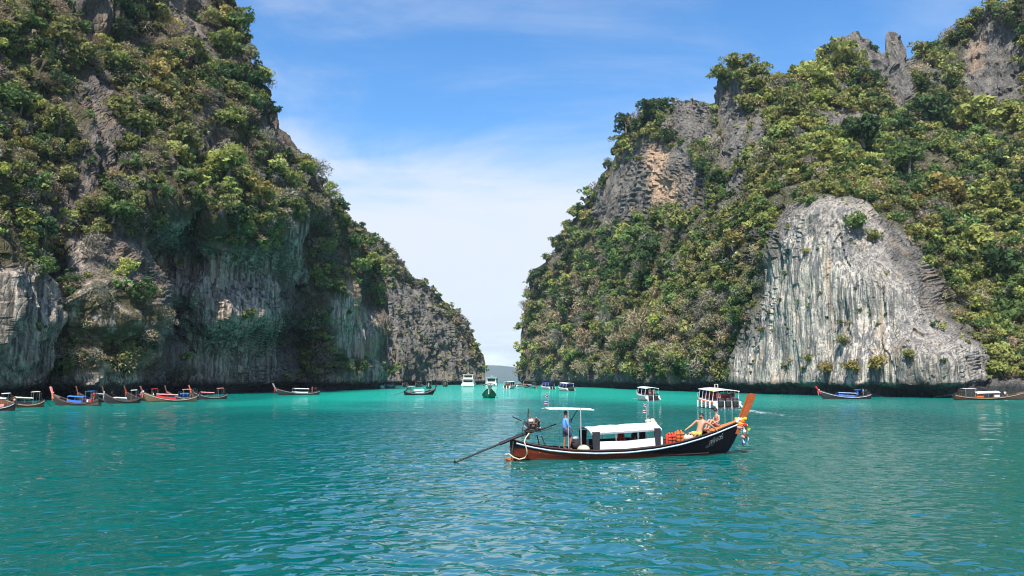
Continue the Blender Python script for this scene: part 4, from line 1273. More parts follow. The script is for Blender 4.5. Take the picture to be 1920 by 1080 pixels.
def longtail(bow, stern, label, top=(0.012, 0.010, 0.010), low=(0.20, 0.06, 0.03), rail=M_RAIL, canopy=M_CANVAS, can_x=(-2.3, 1.7), can_z=1.0, panel=None, helm=True, tail_down=True,
             scarf=(M_ORANGE, M_RED), cover=None, prow=None, main=False, hs=1.0, group='longtail boats moored under the cliffs', prow_h=0.82, engine=True, post_mat=M_STEEL, tail_len=3.1, cargo=(), wood_aft=True, Lfix=None, beam=1.0):
    """bow, stern: photo pixels of the waterline ends"""
    B, A = water_at(*bow), water_at(*stern)
    d = B - A
    L = d.length if Lfix is None else Lfix
    sx = L / 11.55
    rz = math.atan2(d.y, d.x)
    mid = (A + B) * 0.5
    root = thing('longtail_boat', label, 'longtail boat', (mid.x, mid.y, 0), rz, group)
    sc = (sx, beam * max(0.72, min(1.0, sx * 1.15)), hs)

    def fin(mb, name, mat, parent=root, smooth=False, **kw):
        if parent is None:
            parent = root
        for v in mb.bm.verts:
            v.co = Vector((v.co.x * sc[0], v.co.y * sc[1], v.co.z * sc[2]))
        return mb.build(name, mat, parent, smooth, **kw)

    key = (top, low, wood_aft)
    if key not in HULLS:
        HULLS[key] = hull_material('hull_paint', top, low, wood_aft)
    nst = 44 if main else 22
    mb = MB().loft(hull_rows(0, nst))
    r0 = hull_rows(0, nst)[0]
    mb.bm.faces.new([mb.bm.verts.new(p) for p in r0])
    fin(mb, 'hull', HULLS[key], smooth=False)
    inner = [[(x, y, z - 0.02) for x, y, z in row] for row in hull_rows(0.05, nst)]
    fin(MB().loft(inner), 'inner_hull', M_DARKWOOD)
    xs = np.linspace(-5.93, 6.7, 34 if main else 18)
    for sgn in (-1, 1):
        pts = [(x, sgn * (lerp_table(BEAM, x) + 0.004), lerp_table(GUN, x) - 0.125) for x in xs]
        fin(MB().tube(pts, 0.040 if main else 0.05, 5), 'rub_rail', rail)
        pts = [(x, sgn * (lerp_table(BEAM, x) - 0.02), lerp_table(GUN, x) + 0.012) for x in xs]
        fin(MB().tube(pts, 0.036, 5), 'gunwale', M_DARKWOOD if main else M_WORN)
    rows = [[(x, -lerp_table(BEAM, x) * 0.82, 0.13), (x, lerp_table(BEAM, x) * 0.82, 0.13)] for x in np.linspace(-5.0, 4.4, 8)]
    fin(MB().slab(rows, 0.04), 'floor', M_DARKWOOD)
    rows = [[(x, y * max(0.02, lerp_table(BEAM, x) - 0.06), lerp_table(GUN, x) - 0.03 + 0.13 * (1 - y * y)) for y in (-1, -0.5, 0, 0.5, 1)] for x in np.linspace(4.45, 6.55, 8)]
    fin(MB().slab(rows, 0.05), 'foredeck', M_DECK if main else M_WORN)
    rows = [[(x, y * (lerp_table(BEAM, x) - 0.05), lerp_table(GUN, x) - 0.05) for y in (-1, 0, 1)] for x in np.linspace(-5.9, -4.7, 5)]
    fin(MB().slab(rows, 0.05), 'stern_deck', M_DECK if main else M_WORN)
    fin(MB().box((4.0, 0, 0.90), (0.55, 1.10, 0.05)).box((-4.1, 0, 0.42), (1.5, 1.25, 0.05)), 'thwart', M_DECK if main else M_DARKWOOD)
    # prow post: three boards side by side, flaring to a square top
    for j, y in enumerate((-0.105, 0.0, 0.105)):
        fw = 0.09 if j == 1 else 0.0
        pr = [(5.98, 0.36, 0.24, 0.05), (6.32 + fw * 0.5, 0.98, 0.20, 0.07), (6.70 + fw, 1.66, 0.22, 0.09), (7.08 + fw, 2.35, 0.27, 0.10), (7.42 + fw, 3.05 - 0.05 * (j != 1), 0.33, 0.11)]
        rows = [[(x - w * 0.5, y - t / 2, 1.5 + (z + w * 0.12 - 1.5) * (prow_h if z > 1.5 else 1)), (x + w * 0.5, y - t / 2, 1.5 + (z - w * 0.12 - 1.5) * (prow_h if z > 1.5 else 1)),
                 (x + w * 0.5, y + t / 2, 1.5 + (z - w * 0.12 - 1.5) * (prow_h if z > 1.5 else 1)), (x - w * 0.5, y + t / 2, 1.5 + (z + w * 0.12 - 1.5) * (prow_h if z > 1.5 else 1))] for x, z, w, t in pr[1:]]
        fin(MB().loft(rows, close=True), 'prow_board', prow or (M_WOOD if main else M_OLDRED))
    # engine on the stern, with its long shaft
    if engine:
        e = fin(MB().box((-4.98, 0.0, 1.58), (0.46, 0.26, 0.24), bevel=0.03).box((-5.2, 0, 1.24), (0.14, 0.16, 0.5)).box((-5.0, 0, 1.38), (0.7, 0.34, 0.08)), 'engine', M_IRON, keep=True)
        q = MB()
        for i in range(4 if main else 2):
            x = -5.18 + i * (0.13 if main else 0.3)
            q.tube([(x, 0, 1.76), (x + 0.01, -0.02, 1.98)], 0.05, 7)
            q.tube([(x, -0.2, 1.62), (x, -0.24, 1.80), (x + 0.05, -0.1, 1.92)], 0.022, 5)
        fin(q, 'cylinder', M_RUST, e)
        fin(MB().tube([(-4.70, 0, 1.60), (-4.63, 0, 1.60)], 0.16, 14), 'flywheel', M_RUST, e)
        if main:
            fin(MB().tube([(-5.20, -0.16, 1.86), (-5.02, -0.18, 1.88)], 0.085, 10), 'air_filter', M_WHITE, e)
            fin(MB().tube([(-5.15, 0.1, 1.9), (-5.14, 0.1, 2.18), (-5.13, 0.08, 2.42)], 0.028, 6), 'exhaust_pipe', M_IRON, e)
            fin(MB().tube([(-5.5, 0.05, 1.86), (-5.75, 0.05, 1.97), (-5.95, 0.05, 2.06)], 0.026, 6).tube([(-5.4, -0.1, 1.85), (-5.5, -0.12, 1.55), (-5.52, -0.1, 1.3)], 0.02, 6), 'lever', M_IRON, e)
            fin(MB().tube([(-4.85, -0.2, 1.95), (-4.70, -0.26, 1.80), (-4.72, -0.22, 1.52), (-4.9, -0.22, 1.45)], 0.032, 7).tube([(-5.1, -0.2, 1.5), (-5.3, -0.25, 1.6), (-5.36, -0.15, 1.8)], 0.024, 6), 'hose', M_BLACK, e)
            fin(MB().box((-4.82, 0.0, 1.92), (0.16, 0.2, 0.12), Matrix.Rotation(0.4, 3, 'Y'), bevel=0.02).ball((-4.66, -0.12, 1.80), 0.075, 8, 6).ball((-5.0, -0.2, 1.60), 0.07, 8, 6).box((-5.22, 0.1, 1.72), (0.16, 0.06, 0.20), Matrix.Rotation(-0.3, 3, 'Y')), 'pump_housing', M_RUST, e)
            fin(MB().tube([(-4.95, -0.15, 1.74), (-4.94, -0.16, 1.96)], 0.04, 7).tube([(-4.78, -0.16, 1.5), (-4.6, -0.17, 1.52)], 0.045, 7).tube([(-5.25, -0.05, 1.5), (-5.42, -0.05, 1.62)], 0.05, 7).tube([(-4.75, 0.05, 2.0), (-4.6, 0.1, 1.9), (-4.52, 0.05, 1.72)], 0.025, 6), 'fitting', M_STEEL, e)
            fin(MB().tube([(-4.62, -0.3, 1.15), (-4.5, -0.33, 0.85), (-4.42, -0.35, 0.70)], 0.03, 6).tube([(-4.62, 0.3, 1.15), (-4.5, 0.33, 0.70)], 0.03, 6), 'engine_stand', M_IRON, e)
        ze = 0.02 if tail_down else 0.55
        fin(MB().tube([(-4.75, 0, 1.40), (-5.6, 0, 1.17), (-6.6, 0, 1.17 - (1.17 - ze) * 0.32)], [0.06, 0.08, 0.085], 8).tube([(-6.6, 0, 1.17 - (1.17 - ze) * 0.32), (-6.0 - tail_len, 0, ze)], [0.048, 0.038], 8), 'tail_shaft', M_BLACK)
        mb = MB()
        for aa in range(3):
            mb.box((-6.02 - tail_len, 0.09 * math.cos(aa * 2.09), ze + 0.09 * math.sin(aa * 2.09)), (0.04, 0.1, 0.1))
        fin(mb, 'propeller', M_IRON, keep=True)
        fin(MB().tube([(-4.75, 0.02, 1.36), (-4.2, 0.05, 1.52), (-3.72, 0.08, 1.66)], [0.05, 0.035, 0.028], 7).tube([(-4.6, -0.02, 1.33), (-3.95, 0.0, 1.50)], 0.02, 6), 'tiller', M_BLACK)
    # cabin canopy on posts
    if canopy:
        x0, x1 = can_x
        ny = (-1, -0.6, 0, 0.6, 1)
        hw = 0.80 if main else 0.85
        f_ = lambda x, y: (x, y * hw, can_z + 0.40 + 0.035 * (x - x0) + 0.20 * (1 - y * y) + 0.07 * y)
        cv = fin(MB().slab([[(f_(x, y)[0], f_(x, y)[1], f_(x, y)[2] - 0.030 * math.sin(math.pi * 3 * (x - x0) / (x1 - x0)) ** 2 * (1 - y * y) + 0.008 * math.sin(9 * x + 5 * y)) for y in (-1, -0.8, -0.6, -0.3, 0, 0.3, 0.6, 0.8, 1)] for x in np.linspace(x0, x1, 19 if main else 7)], 0.035), 'canopy', canopy)
        fin(MB().slab([[f_(x, y) for y in (-1.015, -0.96)] for x in np.linspace(x0, x1, 6)], 0.075), 'canopy_hem', M_GREY if main else canopy, cv)
        for x in np.linspace(x0 + 0.12, x1 - 0.12, 4 if main else 3):
            for s_ in (-1, 1):
                p = f_(x, s_ * 0.95)
                fin(MB().tube([(x, s_ * 0.80, lerp_table(GUN, x) - 0.02), (x, p[1], p[2] - 0.03)], 0.018, 6), 'canopy_post', post_mat)
        if panel:
            for s_ in (-1, 1):
                h0, h1 = (0.05, 0.40) if main else (0.02, 0.34)
                rows = [[(x, s_ * (0.83), lerp_table(GUN, x) + h0), (x, s_ * (0.80), lerp_table(GUN, x) + h1 + (0.02 if main else 0))] for x in np.linspace(x0 + 0.35, x1 + 0.02, 8)]
                q = MB().loft(rows).loft([[(a[0], a[1] - s_ * 0.03, a[2]) for a in r] for r in rows])
                fin(q, 'side_panel', panel)
    if helm:
        hx0, hx1 = (-4.3, -1.95) if main else (-4.6, -2.4)
        hz_ = 2.42 if main else 2.15
        rows = [[(x, y * 0.50, hz_ + 0.05 * (1 - y * y) - 0.012 * (x - hx0) ** 2) for y in (-1, 0, 1)] for x in np.linspace(hx0, hx1, 5)]
        hr = fin(MB().slab(rows, 0.035), 'helm_roof', M_CANVAS if main else canopy or M_CANVAS)
        for x in ((hx0 + 0.95, hx1 - 0.75) if main else (hx0 + 0.3, hx1 - 0.3)):
            for s_ in (-1, 1):
                fin(MB().tube([(x, s_ * 0.60, lerp_table(GUN, x)), (x, s_ * 0.55, hz_ + 0.02)], 0.028 if (main and s_ < 0 and x > -3) else 0.02, 6), 'helm_post', M_STEEL)
    if cover:
        for x, y, z, w, l, h, mt in cover:
            rows = [[(x - l / 2 + l * i / 5, y + w * j, z + h * (1 - j * j * 1.6) + 0.04 * math.sin(3 * i + 5 * j)) for j in (-0.5, -0.25, 0, 0.25, 0.5)] for i in range(6)]
            fin(MB().slab(rows, 0.03), 'cloth_cover', mt)
    for x, y, z, s_, mt in cargo:
        fin(MB().box((x, y, z), s_, bevel=0.03), 'cargo_box', mt)
    # scarves tied round the prow
    if scarf and not main:
        for i, mt in enumerate(scarf):
            x, z = 6.62 + 0.10 * i, 1.55 + 0.28 * i
            q = MB().tube([(x + 0.17 * math.cos(t), 0.15 * math.sin(t), z + 0.05 * math.sin(2 * t)) for t in np.linspace(0, 2 * math.pi, 9)], 0.10, 6)
            q.box((x + 0.20, -0.05, z - 0.45), (0.10, 0.12, 0.85), Matrix.Rotation(0.15, 3, 'Y'))
            fin(q, 'prow_scarf', mt)
    return root


# --- the boat in the foreground
MB_BOW, MB_STERN = (1363, 850), (968, 864)
main_boat = longtail(MB_BOW, MB_STERN, 'black and red wooden longtail boat with white canopy crossing in front, tall orange prow', top=(0.003, 0.003, 0.005), low=(0.18, 0.038, 0.018), main=True,
                     can_x=(-2.25, 1.55), can_z=0.92, panel=M_WHITE, group=None, prow_h=1.0, tail_down=True, tail_len=2.75)
RZ = main_boat.rotation_euler.z
MATB = Matrix.Translation(main_boat.location) @ Matrix.Rotation(RZ, 4, 'Z')


def ploc(p):
    return MATB @ Vector(p)


# stern: heavy keel skid, steering post, rope
MB().loft([[(-6.35, -0.06, -0.22), (-6.35, 0.06, -0.22), (-6.3, 0.06, 0.16), (-6.3, -0.06, 0.16)], [(-5.9, -0.12, -0.25), (-5.9, 0.12, -0.25), (-5.9, 0.12, 0.12), (-5.9, -0.12, 0.12)]], close=True).build('stern_skid', M_DECK, main_boat)
MB().tube([(-6.0, -0.2, 0.92), (-6.06, -0.25, 0.55), (-6.0, -0.28, 0.15)], 0.035, 6).tube([(-6.2, -0.12, 0.72), (-6.02, -0.22, 0.45), (-6.1, -0.2, 0.05)], 0.02, 6).build('stern_brace', M_IRON, main_boat)
MB().tube([(-5.3, -0.45, 1.30), (-5.5, -0.5, 1.08), (-5.60, -0.62, 0.92), (-5.55, -0.72, 0.65), (-5.50, -0.75, 0.40), (-5.62, -0.72, 0.20), (-5.85, -0.60, 0.12), (-6.1, -0.45, 0.22), (-6.25, -0.32, 0.36), (-6.42, -0.22, 0.34), (-6.5, -0.2, 0.18), (-6.4, -0.22, 0.05)], 0.033, 8).build('rope', M_ROPE, main_boat, True)
# dark rolled curtains at both ends of the canopy, cabin benches, back wall
for x, w in ((-2.02, 0.34), (1.30, 0.30)):
    for s_ in (-1, 1):
        MB().loft([[(x - w * 0.5, s_ * 0.80 - 0.05, lerp_table(GUN, x) + 0.02), (x + w * 0.5, s_ * 0.80 - 0.05, lerp_table(GUN, x) + 0.02), (x + w * 0.4, s_ * 0.80 + 0.05, lerp_table(GUN, x) + 0.02), (x - w * 0.4, s_ * 0.80 + 0.05, lerp_table(GUN, x) + 0.02)],
                   [(x - w * 0.6, s_ * 0.77 - 0.05, can_top), (x + w * 0.6, s_ * 0.77 - 0.05, can_top), (x + w * 0.55, s_ * 0.77 + 0.05, can_top), (x - w * 0.55, s_ * 0.77 + 0.05, can_top)]] if (can_top := 1.30 + 0.035 * (x + 2.25)) else [], close=True).build('curtain', M_CLOTHBLK, main_boat)
for y in (-0.45, 0.45):
    MB().box((-0.3, y, 0.34), (3.0, 0.42, 0.36), bevel=0.02).build('bench', M_DARKWOOD, main_boat)
MB().box((-0.3, 0.60, 0.72), (2.9, 0.06, 0.30)).build('bench_back', M_CLOTHBLK, main_boat)
MB().tube([(-2.75, -0.3, 2.36), (-2.95, -0.12, 1.95), (-3.02, -0.08, 1.72)], 0.022, 6).build('hand_rod', M_BLACK, main_boat)
# canopy fringe of folded canvas at the bow end
MB().ball((1.62, 0.25, 1.66), (0.10, 0.26, 0.20), 9, 6, 0.12).ball((1.60, -0.1, 1.50), (0.08, 0.12, 0.20), 8, 6, 0.12).ball((1.42, 0.35, 1.72), (0.16, 0.14, 0.10), 8, 6, 0.1).build('canvas_roll', M_ROPE, main_boat, True, keep=True)


def flag(x, y, z0, z1, mirror, name='flag_pole'):
    p = MB().tube([(x, y, z0), (x, y, z1)], 0.012, 5).build(name, M_STEEL, main_boat)
    bands = ((0, .17, M_RED), (.17, .33, M_WHITE), (.33, .67, M_FLAGBLUE), (.67, .83, M_WHITE), (.83, 1, M_RED))
    for k, (top, dx) in enumerate(((z1 - 0.01, 0.26), (z1 - 0.26, 0.36))):
        for a, b_, mt in bands:
            rows = []
            for i in range(6):
                u = i / 5
                sag = 0.13 * u + 0.04 * math.sin(4 * u + k)
                rows.append([(x + mirror * dx * u * 0.9, y - 0.05 * math.sin(5 * u), top - 0.17 * a - sag + (0.14 * u if k == 0 else 0)), (x + mirror * dx * u * 0.9, y - 0.05 * math.sin(5 * u) + 0.01, top - 0.17 * b_ - sag + (0.14 * u if k == 0 else 0))])
            MB().loft(rows).build('flag_stripe', mt, p)


M_FLAGBLUE = paint('flag_blue', (0.04, 0.04, 0.20), 0.7)
flag(-4.2, -0.1, 2.40, 3.12, -0.62)
flag(1.25, 0.2, 1.70, 2.62, -0.55)
MB().tube([(-3.95, -0.1, 2.42), (-3.95, -0.1, 2.85)], 0.012, 5).build('antenna', M_BLACK, main_boat)

# lettering on the bow, both sides carry it in white
for body, size, x, z, ang_, shear in (('ภพิมอร์', 0.34, 4.40, 0.50, 0.32, 0.35), ('ศรีพิมล', 0.20, 4.16, 0.33, 0.27, 0.45)):
    cu = bpy.data.curves.new('lettering', 'FONT')
    cu.body, cu.size, cu.shear, cu.offset = body, size, shear, -0.006
    tmp = bpy.data.objects.new('lettering', cu)
    COL.objects.link(tmp)
    bpy.context.view_layer.update()
    me = bpy.data.meshes.new_from_object(tmp.evaluated_get(bpy.context.evaluated_depsgraph_get()))
    bpy.data.objects.remove(tmp)
    for v in me.vertices:
        lx, lz = v.co.x * math.cos(ang_) - v.co.y * math.sin(ang_), v.co.x * math.sin(ang_) + v.co.y * math.cos(ang_)
        X_, Z_ = x + lx, z + lz
        gz, w, kz = lerp_table(GUN, X_), lerp_table(BEAM, X_), lerp_table(KEEL, X_)
        t_ = np.clip((Z_ - kz) / (gz - kz), 0, 1)
        v.co = (X_, -w * np.interp(t_, [0, 0.1, 0.30, 0.62, 0.90, 1], [0.02, 0.45, 0.74, 0.90, 0.965, 1]) - 0.012, Z_)
    me.materials.clear()
    me.materials.append(paint('faded_white_paint', (0.36, 0.42, 0.42), 0.5))
    link('lettering', me, main_boat)

# garland of ribbons and flowers on the prow
gl = thing('garland', 'garland of orange, yellow and pink ribbons tied around the foreground prow', 'garland', ploc((6.72, 0, 1.62)), RZ)
rr = random.Random(4)
for i, (mt, dz, rad) in enumerate(((M_YELLOW, 0.10, 0.21), (M_ORANGE, 0.0, 0.23), (M_YELLOW, -0.09, 0.22), (M_ORANGE, -0.18, 0.22), (M_PINK, -0.28, 0.20))):
    MB().tube([(-0.08 - 0.22 * dz * -1 + rad * 1.05 * math.cos(t), rad * 0.8 * math.sin(t), dz + 0.04 * math.sin(3 * t + i)) for t in np.linspace(0, 2 * math.pi, 13)], [0.075 + 0.02 * rr.random() for _ in range(13)], 7).build('ribbon_loop', mt, gl, True)
for (x, y, z, r, mt) in ((-0.24, -0.16, 0.12, 0.11, M_WHITE), (-0.34, -0.14, 0.02, 0.09, M_WHITE), (0.08, -0.26, 0.16, 0.10, M_YELLOW), (0.04, -0.27, -0.16, 0.10, M_RED), (0.02, -0.25, -0.50, 0.09, M_WHITE), (0.06, -0.22, -0.70, 0.17, M_RUST), (-0.05, -0.24, -0.78, 0.11, M_PINK), (0.18, -0.2, -0.2, 0.08, M_YELLOW)):
    MB().ball((x, y, z), (r, r, r * 0.9), 9, 6, 0.14).build('flower', mt, gl)
for (x, y, ztop, ln, w, mt) in ((-0.02, -0.25, -0.25, 0.85, 0.10, M_WHITE), (0.16, -0.20, -0.10, 0.55, 0.10, M_YELLOW), (0.20, -0.22, -0.35, 0.80, 0.11, M_TEAL), (-0.07, -0.24, -0.85, 0.40, 0.14, M_FLAGBLUE), (0.24, -0.18, -0.80, 0.42, 0.12, M_WHITE), (0.10, -0.24, -0.2, 0.6, 0.12, M_ORANGE), (0.30, -0.16, -0.35, 0.12, 0.3, M_LIME)):
    rows = [[(x - w / 2 + 0.05 * math.sin(i * 1.3), y - 0.02 * math.cos(i * 2), ztop - ln * i / 5), (x + w / 2 + 0.05 * math.sin(i * 1.3), y + 0.03, ztop - ln * i / 5)] for i in range(6)]
    MB().loft(rows).build('ribbon_tail', mt, gl)

# things lying in the boat
for i, (x, y, mt, lab) in enumerate(((2.28, -0.42, M_RED_O if 'M_RED_O' in globals() else paint('red_orange_fabric', (0.80, 0.07, 0.025), 0.75), 'red orange life jacket leaning beside the white cabin panel'),
                                     (2.80, -0.38, M_ORANGE, 'bright orange life jacket nearer the man in yellow shorts'))):
    j = thing('life_jacket', lab, 'life jacket', ploc((x, y, 0.62 + 0.10 * i)), RZ + 0.3 - 0.2 * i, 'life jackets on the foreground boat')
    for s_ in (-1, 1):
        MB().box((0.12 * s_, -0.05, 0.18), (0.21, 0.14, 0.52), bevel=0.045).build('front_panel', mt, j, True)
        MB().tube([(0.10 * s_, -0.05, 0.42), (0.10 * s_, 0.03, 0.52), (0.10 * s_, 0.12, 0.42)], 0.05, 7).build('shoulder_strap', mt, j, True)
    MB().box((0, 0.12, 0.2), (0.44, 0.10, 0.56), bevel=0.04).build('back_panel', mt, j, True)
    for z in (0.02, 0.18, 0.34):
        MB().box((0, -0.055, z), (0.46, 0.156, 0.03)).build('belt', M_CLOTHBLK, j)
b1 = thing('bag', 'pale canvas bag lying at the feet of the man in yellow shorts', 'bag', ploc((3.25, -0.42, 0.72)), RZ)
MB().ball((0, 0, 0.16), (0.34, 0.22, 0.19), 12, 8, 0.05).build('bag_body', M_ROPE, b1, True)
MB().tube([(-0.15, -0.1, 0.3), (-0.05, -0.14, 0.40), (0.1, -0.12, 0.32)], 0.018, 6).build('handle', M_CLOTHBLK, b1)
b2 = thing('basin', 'upturned yellowish basin beside the helm post', 'basin', ploc((-2.55, -0.52, 0.44)), RZ)
MB().loft([[(r * math.cos(t), r * math.sin(t), z) for t in np.linspace(0, 2 * math.pi, 17)[:-1]] for r, z in ((0.32, 0), (0.30, 0.10), (0.22, 0.20), (0.10, 0.25), (0.02, 0.255))], close=True).build('bowl', paint('cream_plastic', (0.62, 0.55, 0.36), 0.4), b2, True)
MB().tube([(0.33 * math.cos(t), 0.33 * math.sin(t), 0.01) for t in np.linspace(0, 2 * math.pi, 17)], 0.02, 6).build('rim', M_ROPE, b2, True)
b3 = thing('sack', 'black bundle of bags behind the basin in the helm', 'sack', ploc((-2.72, 0.05, 0.42)), RZ)
MB().ball((0, 0, 0.26), (0.34, 0.30, 0.30), 10, 7, 0.10).build('sack_body', M_CLOTHBLK, b3, True)
MB().ball((-0.05, -0.12, 0.55), (0.16, 0.12, 0.10), 8, 6, 0.14).build('sack_top', M_GREY, b3, True)

# --- people on the foreground boat
person('man in long sleeved blue shirt and navy shorts standing at the helm', dict(
    pelvis=(-3.40, -.30, 1.42), waist=(-3.42, -.30, 1.58), chest=(-3.42, -.30, 1.82), neck=(-3.40, -.30, 2.02), head=(-3.36, -.30, 2.17), shoR=(-3.40, -.49, 1.93), shoL=(-3.40, -.11, 1.93),
    elbR=(-3.36, -.55, 1.64), wriR=(-3.16, -.50, 1.44), elbL=(-3.18, -.06, 1.68), wriL=(-3.03, -.07, 1.86), hipR=(-3.38, -.40, 1.38), hipL=(-3.40, -.20, 1.38), kneR=(-3.14, -.42, 1.04), kneL=(-3.38, -.20, .98),
    ankR=(-3.27, -.42, .56), ankL=(-3.44, -.20, .56), toeR=(-3.10, -.43, .49), toeL=(-3.27, -.20, .49)), M_DARKSK,
    [('shirt', M_SHIRT, [['pelvis', 'waist', 'chest', ('neck', 'chest', 0.45)], ['chest', 'shoR', 'elbR', ('wriR', 'elbR', 0.15)], ['chest', 'shoL', 'elbL', ('wriL', 'elbL', 0.15)]], 1.16),
     ('shorts', M_SHORTS, [[('waist', 'pelvis', 0.6), 'pelvis', 'hipR', 'thiR', ('kneR', 'thiR', 0.15)], ['pelvis', 'hipL', 'thiL', ('kneL', 'thiL', 0.15)]], 1.2)],
    loc=main_boat.location, rz=RZ)
person('bearded shirtless man in neon yellow shorts leaning back on the boat bench', dict(
    pelvis=(3.95, -.30, 1.06), waist=(4.03, -.28, 1.26), chest=(4.14, -.26, 1.56), neck=(4.18, -.26, 1.79), head=(4.15, -.29, 1.96), shoR=(4.27, -.44, 1.69), shoL=(4.00, -.07, 1.70),
    elbR=(4.56, -.55, 1.47), wriR=(4.82, -.52, 1.27), elbL=(3.78, .06, 1.47), wriL=(3.50, .08, 1.30), hipR=(3.95, -.42, 1.02), hipL=(3.87, -.18, 1.05), kneR=(3.66, -.50, 1.08), kneL=(3.38, -.28, 1.08),
    ankR=(3.60, -.34, .64), ankL=(3.42, -.18, .66), toeR=(3.46, -.34, .58), toeL=(3.27, -.18, .60)), M_TANSK,
    [('shorts', M_LIME, [[('waist', 'pelvis', 0.7), 'pelvis', 'hipR', 'thiR', ('kneR', 'thiR', 0.6)], ['pelvis', 'hipL', 'thiL', ('kneL', 'thiL', 0.5)]], 1.28)],
    loc=main_boat.location, rz=RZ, face=Vector((-0.80, -0.60, 0)).normalized(), beard=True, k=1.12)
person('woman in a red bikini sitting with knees raised on the orange foredeck', dict(
    pelvis=(5.30, .02, 1.47), waist=(5.32, .02, 1.62), chest=(5.27, .02, 1.86), neck=(5.22, .02, 2.05), head=(5.17, .02, 2.20), shoR=(5.27, -.15, 1.97), shoL=(5.27, .19, 1.97),
    elbR=(5.24, -.22, 1.69), wriR=(4.99, -.14, 1.58), elbL=(5.18, .24, 1.70), wriL=(4.95, .14, 1.60), hipR=(5.26, -.09, 1.43), hipL=(5.26, .13, 1.43), kneR=(4.86, -.10, 1.74), kneL=(4.84, .12, 1.74),
    ankR=(4.66, -.10, 1.30), ankL=(4.64, .12, 1.30), toeR=(4.48, -.12, 1.25), toeL=(4.46, .13, 1.25)), M_PALESK,
    [('bikini_top', M_RED, [[('chest', 'waist', 0.28), ('chest', 'waist', 0.02)]], 1.04), ('bikini_bottom', M_RED, [[('pelvis', 'waist', 0.25), 'pelvis', ('hipR', 'thiR', 0.1)], ['pelvis', ('hipL', 'thiL', 0.1)]], 1.07)],
    loc=main_boat.location, rz=RZ, face=Vector((-1, -0.1, -0.05)).normalized(), hair='bun', female=True, k=0.92)

# seated figure used for passengers further off (legs bent, hands on the lap)
SIT = dict(pelvis=(0, 0, .12), waist=(-.02, 0, .28), chest=(-.02, 0, .52), neck=(0, 0, .72), head=(.02, 0, .87), shoR=(0, -.19, .63), shoL=(0, .19, .63), elbR=(.06, -.24, .36), wriR=(.26, -.16, .22), elbL=(.06, .24, .36), wriL=(.26, .16, .22),
           hipR=(.02, -.1, .09), hipL=(.02, .1, .09), kneR=(.43, -.12, .12), kneL=(.43, .12, .12), ankR=(.45, -.12, -.32), ankL=(.45, .12, -.32), toeR=(.60, -.12, -.38), toeL=(.60, .12, -.38))
STAND = dict(pelvis=(0, 0, .93), waist=(0, 0, 1.1), chest=(0, 0, 1.34), neck=(0, 0, 1.54), head=(.02, 0, 1.68), shoR=(0, -.19, 1.45), shoL=(0, .19, 1.45), elbR=(.02, -.26, 1.16), wriR=(.12, -.24, .93), elbL=(.02, .26, 1.16), wriL=(.12, .24, .93),
             hipR=(0, -.1, .88), hipL=(0, .1, .88), kneR=(.03, -.12, .48), kneL=(.0, .11, .48), ankR=(0, -.12, .08), ankL=(-.02, .11, .08), toeR=(.15, -.13, .03), toeL=(.13, .12, .03))
SHIRT_CH = [['pelvis', 'waist', 'chest', ('neck', 'chest', 0.45)], ['chest', 'shoR', ('elbR', 'shoR', 0.2)], ['chest', 'shoL', ('elbL', 'shoL', 0.2)]]
SHORT_CH = [[('waist', 'pelvis', 0.6), 'pelvis', 'hipR', 'thiR'], ['pelvis', 'hipL', 'thiL']]
PROTO = {}


def passenger(label, pose, loc, rz, shirt, shorts=M_SHORTS, skin=M_TANSK, hair='short', group='boat passengers', female=False):
    key = (pose, shirt.name, shorts.name, skin.name, hair)
    if key not in PROTO:
        PROTO[key] = person(label, SIT if pose == 'sit' else STAND, skin, [('shirt', shirt, SHIRT_CH, 1.16), ('shorts', shorts, SHORT_CH, 1.2)], hair, loc, rz, group, fingers=False, female=female)
        return PROTO[key]
    src = PROTO[key]
    r = src.copy()
    COL.objects.link(r)
    r.location, r.rotation_euler, r['label'] = loc, (0, 0, rz), label
    for ch in src.children:
        c = ch.copy()
        COL.objects.link(c)
        c.parent = r
    return r


passenger('dark haired passenger in red shirt sitting under the foreground white canopy', 'sit', ploc((-0.15, 0.30, 0.50)), RZ, M_RED, M_CLOTHBLK, M_DARKSK)
passenger('passenger in dark shirt sitting at the bow end under the white canopy', 'sit', ploc((0.62, 0.32, 0.50)), RZ + 3.0, M_CLOTHBLK, M_CLOTHBLK, M_DARKSK)

# ------------------------------------------------------------------ longtails along the left cliff, then the channel and the right shore
WOODLOW = (0.26, 0.10, 0.05)
longtail((-60, 771), (26, 770), 'dark longtail boat cut by the left picture edge with white cloth roof', top=(0.03, 0.025, 0.035), low=(0.10, 0.05, 0.04), canopy=M_CANVAS, can_z=1.0, can_x=(-3.8, 1.0), panel=M_PINK, helm=True, scarf=(M_RED,), tail_len=1.2)
longtail((0, 765), (80, 763), 'bare brown hulled longtail boat with cream cloth roof beside the left edge', top=(0.26, 0.10, 0.045), low=(0.34, 0.15, 0.06), rail=M_ROPE, canopy=paint('cream_canvas', (0.70, 0.64, 0.52), 0.8), can_x=(-2.6, 2.2), can_z=0.75, panel=M_CLOTHBLK, helm=True, scarf=(M_WHITE,), tail_len=2.2)
longtail((104, 760), (186, 761), 'longtail boat with bright blue canopy and pink wrapped prow', top=(0.05, 0.045, 0.04), low=(0.16, 0.12, 0.09), rail=M_WORN, canopy=M_BLUE, can_x=(-2.4, 1.8), can_z=0.75, panel=M_BLUE, helm=True, scarf=(M_ORANGE, M_PINK), prow=M_PINK, cargo=((-3.6, 0, 0.75, (0.5, 0.5, 0.5), M_RED), (-3.0, 0.1, 0.7, (0.4, 0.5, 0.4), M_WHITE)))
